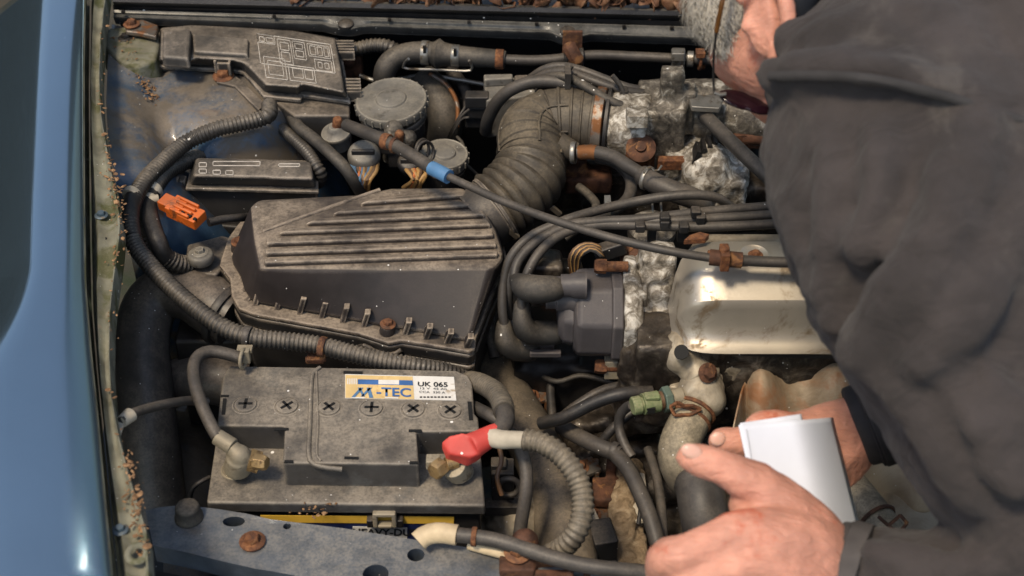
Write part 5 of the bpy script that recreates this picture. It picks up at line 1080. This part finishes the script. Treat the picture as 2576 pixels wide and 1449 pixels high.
for x in (1640, 1662): hose('wire_clip', None, None, [(x, 500, .845), (x + 2, 530, .85), (x + 4, 575, .842)], .0011, 'steel', parent=T, seg=6)
f = B(); f.box(P(1440, 420, .8), (.03, .02, .03)); f.box(P(1480, 450, .79), (.05, .03, .02)); f.obj('hose_bracket', M['rustd'], remesh=.003, label='rusty dark bracket under the intake hose stub', cat='bracket')
# ================================================================== small wires and fittings in the dark gaps
for nm, lb, ct, pts, r, m_ in (
    ('thin_wire', 'thin black wire crossing the gap under the distributor towards the gearbox', 'wire', [(1345, 935, .70), (1400, 960, .705), (1460, 945, .71), (1530, 960, .715), (1590, 985, .72)], .0028, 'rubber'),
    ('thin_wire', 'thin brown wire hanging below the red boot', 'wire', [(1255, 1120, .76), (1262, 1160, .75), (1250, 1200, .74), (1262, 1245, .725)], .0022, 'wbr'),
    ('thin_wire', 'thin dark wire between bump stop and battery corner', 'wire', [(478, 1255, .72), (484, 1230, .73), (500, 1215, .735), (528, 1200, .735)], .0022, 'rubclean'),
    ('thin_wire', 'curly dark wire beside the small round cap', 'wire', [(1150, 345, .80), (1165, 365, .80), (1160, 400, .795), (1180, 420, .79), (1200, 440, .78)], .002, 'rubber'),
    ('vacuum_pipe', 'narrow hose passing under the ribbed intake hose towards the leads', 'hose', [(1455, 470, .80), (1480, 490, .80), (1500, 520, .80), (1470, 560, .80), (1420, 600, .79)], .0048, 'rubber'),
    ('vacuum_pipe', 'narrow hose dropping left of the distributor elbows', 'hose', [(1235, 720, .76), (1240, 780, .745), (1232, 840, .73), (1245, 900, .715)], .0055, 'rubber'),
    ('brake_pipe', 'slim metal brake pipe running below the heater hose', 'pipe', [(905, 190, .82), (960, 205, .815), (1060, 190, .81), (1150, 200, .805), (1230, 215, .80)], .0026, 'steel'),
    ('brake_pipe', 'second slim metal pipe bending down the firewall near the relay housing', 'pipe', [(1080, 185, .82), (1125, 215, .81), (1150, 262, .80), (1150, 320, .785)], .0026, 'rustm'),
    ('thin_wire', 'thin wire lying across the barcode plate', 'wire', [(1572, 1150, .70), (1600, 1200, .702), (1612, 1260, .698), (1606, 1320, .69)], .002, 'rubclean')):
    hose(nm, lb, ct, pts, r, m_, seg=8)
for lb, pts in (('small bracket with bolt on the gearbox near the harness fork', [(1470, 1180, .655), (1440, 1150, .65)]), ('small bracket with bolt below the starter cable loop', [(1500, 1300, .65), (1480, 1280, .65)]), ('small bracket with bolt between the starter and the duct', [(1345, 1000, .68), (1330, 985, .68)])):
    T = thing('small_bracket', lb, 'bracket', P(*pts[0]))
    p = P(*pts[0]); B().box(p, (.028, .02, .005), Matrix.Rotation(.5, 3, 'Z')).box(p + Vector((.012, .004, -.012)), (.005, .02, .026)).obj('plate', M['rustm'], T, bevel=.0012)
    B().bolt(p + Vector((-.004, 0, .0025)), (0, -.1, 1), .0055).obj('bolt', M['rust'], T)
# ================================================================== the man leaning in from the right
def DC4(l): return [(*D(a, b, c), r) for a, b, c, r in l]
HIP = Vector((.85, .44, 1.02))
T = thing('person', 'man in faded charcoal jacket bending over the engine, holding a folded paper', 'person', (.9, .3, 0))
# head, turned away and bent down: skull, temple, cheek, jaw, nose on the far side, ear towards us
def camv(x, u, f_): return (RV * x + UV * u + FV * f_).normalized()
HC = D(2020, -190, 1.12)
b = B()
b.sph(HC, .098, 28); b.sph(D(1966, 96, 1.10), .0525, 24); b.sph(D(1905, 15, 1.105), .047, 20); b.sph(D(1985, 190, 1.115), .042, 20); b.sph(D(1895, 120, 1.115), .036, 18); b.sph(D(2010, 235, 1.15), .035, 18)
b.tube([D(1850, 60, 1.165), D(1862, 100, 1.18), D(1872, 140, 1.185)], .011, 12, round_ends=True); b.sph(D(1876, 150, 1.18), .015); b.tube([D(1845, 40, 1.14), D(1880, 20, 1.17)], .013, 10, round_ends=True); b.tube([D(1925, 190, 1.175), D(1950, 185, 1.185)], .009, 10, round_ends=True)
EV, EU, EO = camv(-.17, .97, .1), camv(-.82, -.12, .55), camv(-.35, 0, -.94)
EC = D(1922, 48, 1.032)
b.sph(EC, 1, 16, (.009, .0165, .032), Matrix((EO, EU, EV)).transposed())
b.tube([EC + EO * .013 - EU * (.004 + .0165 * math.cos(math.radians(a))) + EV * .033 * math.sin(math.radians(a)) for a in (150, 115, 80, 45, 10, -25, -55)], .0066, 10, .003, round_ends=True)
b.tube([EC + EO * .007 - EU * .007 * math.cos(math.radians(a)) + EV * (.002 + .02 * math.sin(math.radians(a))) for a in (120, 70, 20, -30, -70)], .004, 8, .003, round_ends=True)
b.sph(EC + EO * .006 - EV * .031 - EU * .006, .009, 12); b.sph(EC + EO * .005 + EU * .013 - EV * .003, .006, 10)
NB = D(2150, 60, 1.13)
b.tube([(*D(2030, 20, 1.12), .055), (*D(2075, 60, 1.12), .058), (*NB, .062)], None, 20, .01)
# torso and arms inside the jacket
SH = D(2270, 300, 1.0); SR = NB + Vector((.21, .0, .03))
b.tube([(*NB, .07), (*NB.lerp(HIP, .35), .12), (*NB.lerp(HIP, .7), .13), (*HIP, .13)], None, 20, .02)
b.tube([(*NB, .06), (*SH, .055)], None, 14, .02); b.tube([(*NB, .06), (*SR, .055)], None, 14, .02)
ELB = D(2760, 1440, .93); WL = D(2095, 1440, .99)
b.tube([(*SH, .055), (*D(2420, 700, .97), .05), (*ELB, .04)], None, 14, .02); b.tube([(*ELB, .04), (*D(2400, 1490, .96), .036), (*WL, .029)], None, 16, .012)
ER = Vector((.56, .84, .98)); WR = D(2150, 1080, 1.13)
b.tube([(*SR, .055), (*ER, .045)], None, 14, .02); b.tube([(*ER, .042), (*ER.lerp(WR, .5), .036), (*WR, .026)], None, 16, .012)
# left hand, back of the hand to the camera, thumb on top
LH = [
    [(2095, 1440, .99, .028), (2010, 1325, .983, .024), (1915, 1232, .978, .0175), (1868, 1202, .975, .0148), (1812, 1174, .972, .0122), (1770, 1160, .972, .0124), (1738, 1152, .973, .0106)],            # thumb
    [(2095, 1430, .988, .027), (1990, 1370, .965, .025), (1860, 1345, .95, .0168), (1790, 1365, .945, .0132), (1715, 1392, .94, .0128), (1682, 1400, .945, .0132), (1664, 1422, .958, .0118), (1672, 1470, .978, .0108)],   # index
    [(2095, 1450, .988, .027), (1990, 1430, .962, .025), (1870, 1425, .945, .0165), (1770, 1462, .94, .013), (1715, 1490, .945, .0128), (1690, 1520, .962, .0115), (1705, 1560, .98, .0105)],
    [(2100, 1470, .99, .026), (2000, 1490, .965, .023), (1890, 1500, .95, .0155), (1800, 1545, .948, .0122), (1750, 1575, .955, .0118), (1735, 1610, .972, .0105), (1750, 1640, .99, .0098)],
    [(2105, 1490, .995, .024), (2020, 1540, .972, .02), (1930, 1570, .958, .0135), (1860, 1612, .958, .0105), (1820, 1640, .965, .010), (1808, 1665, .98, .009), (1820, 1690, .992, .0085)]]
for c in LH: b.tube(DC4(c), None, 16, .004, round_ends=True)
b.sph(D(1945, 1330, .978), .024); b.sph(D(1905, 1300, .98), .017); b.sph(D(1868, 1270, .982), .0105); b.sph(D(1990, 1400, .972), .028)
# right hand behind the paper
RH = [
    [(2150, 1080, 1.13, .026), (2080, 1105, 1.125, .024), (2000, 1112, 1.11, .017), (1920, 1114, 1.10, .0125), (1860, 1112, 1.092, .0118), (1815, 1108, 1.09, .0105)],
    [(2150, 1075, 1.13, .025), (2080, 1082, 1.12, .022), (2000, 1078, 1.105, .0135), (1950, 1066, 1.095, .0115), (1905, 1070, 1.09, .0105)],
    [(2150, 1085, 1.13, .025), (2100, 1130, 1.125, .022), (2020, 1160, 1.115, .0145), (1950, 1190, 1.105, .012), (1900, 1200, 1.10, .0108)],
    [(2155, 1092, 1.13, .024), (2110, 1150, 1.13, .02), (2040, 1200, 1.12, .0135), (1980, 1240, 1.11, .0115), (1940, 1255, 1.105, .0105)],
    [(2160, 1100, 1.135, .022), (2130, 1170, 1.135, .016), (2075, 1230, 1.13, .0115), (2040, 1265, 1.12, .010), (2010, 1280, 1.115, .009)]]
for c in RH: b.tube(DC4(c), None, 16, .004, round_ends=True)
b.obj('body', M['skin'], T, remesh=.0026, smit=9, disp=[(.016, .002), (.006, .0007)])
# thumb nails
def nail(x, y, dep, rx, ry, rot): return B().sph(D(x, y, dep), 1, 16, (rx, .0022, ry), Matrix.Rotation(-PITCH, 3, 'X') @ Matrix.Rotation(rot, 3, 'Y')).obj('finger_nail', M['nail'], T)
nail(1741, 1136, .9635, .0078, .0052, .35); nail(1806, 1104, 1.081, .006, .0055, .0)
# short white hair: over the skull and down the temple in front of the ear
b = B(); b.sph(D(2012, -205, 1.12), .1035, 28); b.sph(D(1850, 0, 1.092), 1, 20, (.0365, .04, .04)); b.sph(D(1836, 82, 1.087), 1, 14, (.009, .014, .018), Matrix.Rotation(-.3, 3, 'Y')); b.sph(D(1880, -60, 1.08), .035, 16)
HAIR = b.obj('hair', M['hairb'], T, remesh=.0026, smit=8, disp=[(.01, .0014)])
b = B(); rr = random.Random(5)
for i in range(4200):
    t_ = rr.random(); c_, R_ = (D(1850, 0, 1.092), .039) if t_ < .5 else ((D(1880, -60, 1.08), .0362) if t_ < .7 else (D(2012, -205, 1.12), .105))
    if t_ < .12: c_, R_ = D(1836, 82, 1.087), .0125
    n_ = (camv(rr.gauss(-.5, .6), rr.gauss(-.1, .7), rr.gauss(-.6, .5))); p0 = c_ + n_ * R_
    if (p0 - D(1935, 60, 1.05)).length < .032: continue
    fl = camv(.25, -1, .2); fl = (fl - n_ * fl.dot(n_)).normalized(); sd_ = n_.cross(fl); L_ = rr.uniform(.01, .022); w_ = .00022
    p1 = p0 + fl * L_ * .6 + n_ * .002 + sd_ * rr.gauss(0, .002); p2 = p0 + fl * L_ + n_ * .0012 + sd_ * rr.gauss(0, .004)
    b.grid([[p - sd_ * w_ for p in (p0, p1, p2)], [p + sd_ * w_ for p in (p0, p1, p2)]])
b.obj('hair_strands', M['hair'], HAIR, smooth=False, fix=False)
# spectacles: thin arm past the temple, dark lenses below the cheek
ga = [D(1834, -70, 1.03), D(1816, 10, 1.037), D(1802, 80, 1.05)]
GF = B().tube(ga, .0019, 8).obj('spectacles', M['frame_g'], T)
B().tube([D(1803, 72, 1.05), D(1795, 150, 1.07), D(1796, 225, 1.08), D(1800, 240, 1.08)], .0009, 8).obj('spectacle_cord', M['slot'], GF)
b = B(); c = D(1862, 252, 1.09); er = Matrix((camv(1, -.25, .2), camv(.2, 1, .6), camv(0, -.5, -1))).transposed()
b.sph(c, 1, 24, (.0185, .0085, .008), er); b.sph(c + RV * .012 - UV * .004, 1, 20, (.014, .008, .008), er); b.obj('lens', M['lens'], GF, remesh=.0012, smit=6)
B().tube([D(1797, 232, 1.08), D(1812, 238, 1.08), D(1826, 236, 1.08)], .0016, 8).obj('lens_hinge', M['steel'], GF)
# ---- jacket
j = B()
j.tube([(*SH, .098), (*D(2300, 480, .99), .099), (*D(2420, 760, .97), .092), (*D(2570, 1050, .945), .084), (*D(2715, 1300, .93), .074), (*D(2820, 1450, .93), .068)], None, 26, .02, round_ends=True)
j.tube([(*D(2820, 1450, .93), .064), (*D(2560, 1490, .945), .052), (*D(2330, 1490, .965), .043), (*D(2180, 1470, .982), .0395), (*D(2128, 1455, .988), .0385)], None, 26, .01)
j.tube([(*NB.lerp(SH, .3), .09), (*NB.lerp(HIP, .2) + Vector((0, 0, .02)), .135), (*NB.lerp(HIP, .5), .16), (*NB.lerp(HIP, .8), .17), (*HIP, .17)], None, 26, .03, round_ends=True)
for path_, r_ in (([(2690, 330, .935), (2645, 500, .926), (2560, 655, .922), (2470, 800, .922), (2440, 930, .93)], .06), ([(2230, 420, .965), (2210, 560, .96), (2205, 690, .962), (2230, 790, .966)], .048)):
    j.tube(DC4([(a_, b2_, c_, r_) for a_, b2_, c_ in path_]), None, 18, .02, round_ends=True)
j.tube([(*SH, .098), (*NB.lerp(SH, .35) + Vector((.06, -.01, .015)), .095), (*SR, .08)], None, 22, .02, round_ends=True)
j.tube([(*SR, .08), (*ER, .062), (*ER.lerp(WR, .55), .048), (*ER.lerp(WR, .8), .04), (*ER.lerp(WR, .9), .036)], None, 22, .015)
for ridge, r in (([(2470, 290, .92), (2425, 440, .893), (2370, 600, .88), (2280, 740, .882), (2185, 868, .908)], .024), ([(2560, 420, .905), (2520, 600, .882), (2430, 780, .873), (2330, 900, .878)], .022),
                 ([(2060, 300, .955), (2105, 430, .93), (2088, 560, .93), (2085, 690, .94), (2112, 800, .945)], .0135), ([(2215, 330, .918), (2210, 480, .902), (2175, 620, .91)], .014),
                 ([(1950, 188, .98), (2060, 176, .945), (2200, 184, .925), (2340, 216, .915), (2480, 258, .915), (2640, 310, .915)], .015), ([(2010, 110, 1.0), (2130, 85, .97), (2290, 92, .95), (2440, 120, .945)], .02), ([(2160, 10, 1.02), (2300, -5, .985), (2460, 10, .97)], .018),
                 ([(2190, 880, .92), (2270, 950, .898), (2350, 1080, .892), (2450, 1240, .898)], .017), ([(2360, 930, .885), (2470, 1060, .868), (2560, 1200, .87)], .016), ([(2500, 980, .87), (2600, 1080, .868)], .016),
                 ([(2010, 470, .975), (2005, 590, .965), (2060, 720, .955)], .011), ([(2200, 1385, .955), (2330, 1405, .93), (2480, 1425, .91)], .011), ([(2240, 1430, .945), (2400, 1450, .92)], .012), ([(2470, 130, .945), (2530, 280, .915)], .014)):
    j.tube(DC4([(a, b_, c - .007, r) for a, b_, c in ridge]), None, 12, .012, round_ends=True)
JK = j.obj('jacket', M['jacket'], T, remesh=.005, smit=4, disp=[(.05, .014), (.018, .005)])
def cuffring(c, ax, r0, r1, L_, m_, n):
    ax = Vector(ax).normalized(); return B().lathe(c, ax, [(r0 * .93, 0), (r0, .002), (r0 * 1.02, L_ * .3), (r1 * 1.0, L_ * .34), (r1 * .99, L_ * .38), (r1 * 1.03, L_ * .42), (r1 * 1.04, L_), (r1 * .9, L_ + .002)], 36).obj(n, M[m_], JK, disp=[(.02, .003)])
a = D(2085, 1440, .992); cuffring(a, D(2200, 1475, .98) - a, .0375, .0395, .022, 'cuff', 'cuff')
a = D(2152, 1076, 1.128); cuffring(a, ER - a, .0325, .036, .03, 'jseam', 'cuff')
# stand-up collar of the dark shirt
B().tube([D(2050, -90, 1.03), D(2012, -20, 1.03), D(1996, 40, 1.035), D(1996, 110, 1.045)], .016, 14, round_ends=True).obj('shirt_collar', M['collar'], T)
b = B(); b.tube([D(*t) for t in [(1938, 192, .95), (2060, 190, .918), (2200, 200, .898), (2340, 232, .891), (2480, 274, .892), (2640, 326, .892)]], .0036, 8); b.obj('shoulder_seam', M['jseam'], JK)
# legs and boots, below the picture
b = B()
for s in (-1, 1):
    b.tube([(HIP.x + s * .07, HIP.y + s * .05, 1.02, .12), (.86 + s * .1, .38 + s * .07, .78, .09), (.88 + s * .12, .34 + s * .08, .5, .068), (.9 + s * .13, .3 + s * .09, .1, .055)], None, 18, .03)
b.obj('trousers', M['trouser'], T, remesh=.012, disp=[(.06, .015)])
for s in (-1, 1):
    c = Vector((.9 + s * .13, .3 + s * .09, 0)); B().box(c + Vector((-.05, .05, .045)), (.1, .27, .09), Matrix.Rotation(.6, 3, 'Z')).cyl(c + Vector((0, 0, .05)), c + Vector((0, 0, .15)), .055).obj('boot', M['shoe'], T, remesh=.008)
# ---- the folded paper
T = thing('paper', 'folded white paper booklet held between both hands', 'paper', D(2000, 1330, 1.03))
def sheet(l, name, th=.0005, bow=.05):
    rows = []
    tl, tr, br, bl = l
    for i in range(25):
        v = i / 24; row = []
        for k in range(25):
            u = k / 24; x = (tl[0] * (1 - u) + tr[0] * u) * (1 - v) + (bl[0] * (1 - u) + br[0] * u) * v; y = (tl[1] * (1 - u) + tr[1] * u) * (1 - v) + (bl[1] * (1 - u) + br[1] * u) * v
            dp = (tl[2] * (1 - u) + tr[2] * u) * (1 - v) + (bl[2] * (1 - u) + br[2] * u) * v + bow * max(0, u - .55) ** 2 * 5 + .004 * math.sin(u * 3)
            row.append(D(x, y, dp))
        rows.append(row)
    return B().grid(rows).obj(name, M['paper'], T, solid=th)
FR = sheet([(1858, 1069, 1.045), (2096, 1050, 1.05), (2172, 1360, 1.03), (1930, 1400, 1.03)], 'front_page'); sheet([(1862, 1064, 1.052), (2016, 1041, 1.056), (2090, 1360, 1.037), (1935, 1400, 1.037)], 'back_page', bow=.01)
b = B(); b.tube([D(1878, 1080, 1.0445), D(1895, 1180, 1.0395), D(1912, 1280, 1.0355)], .0004, 6); b.obj('page_fold_line', M['paperline'], FR)
SC.render.engine = 'CYCLES'
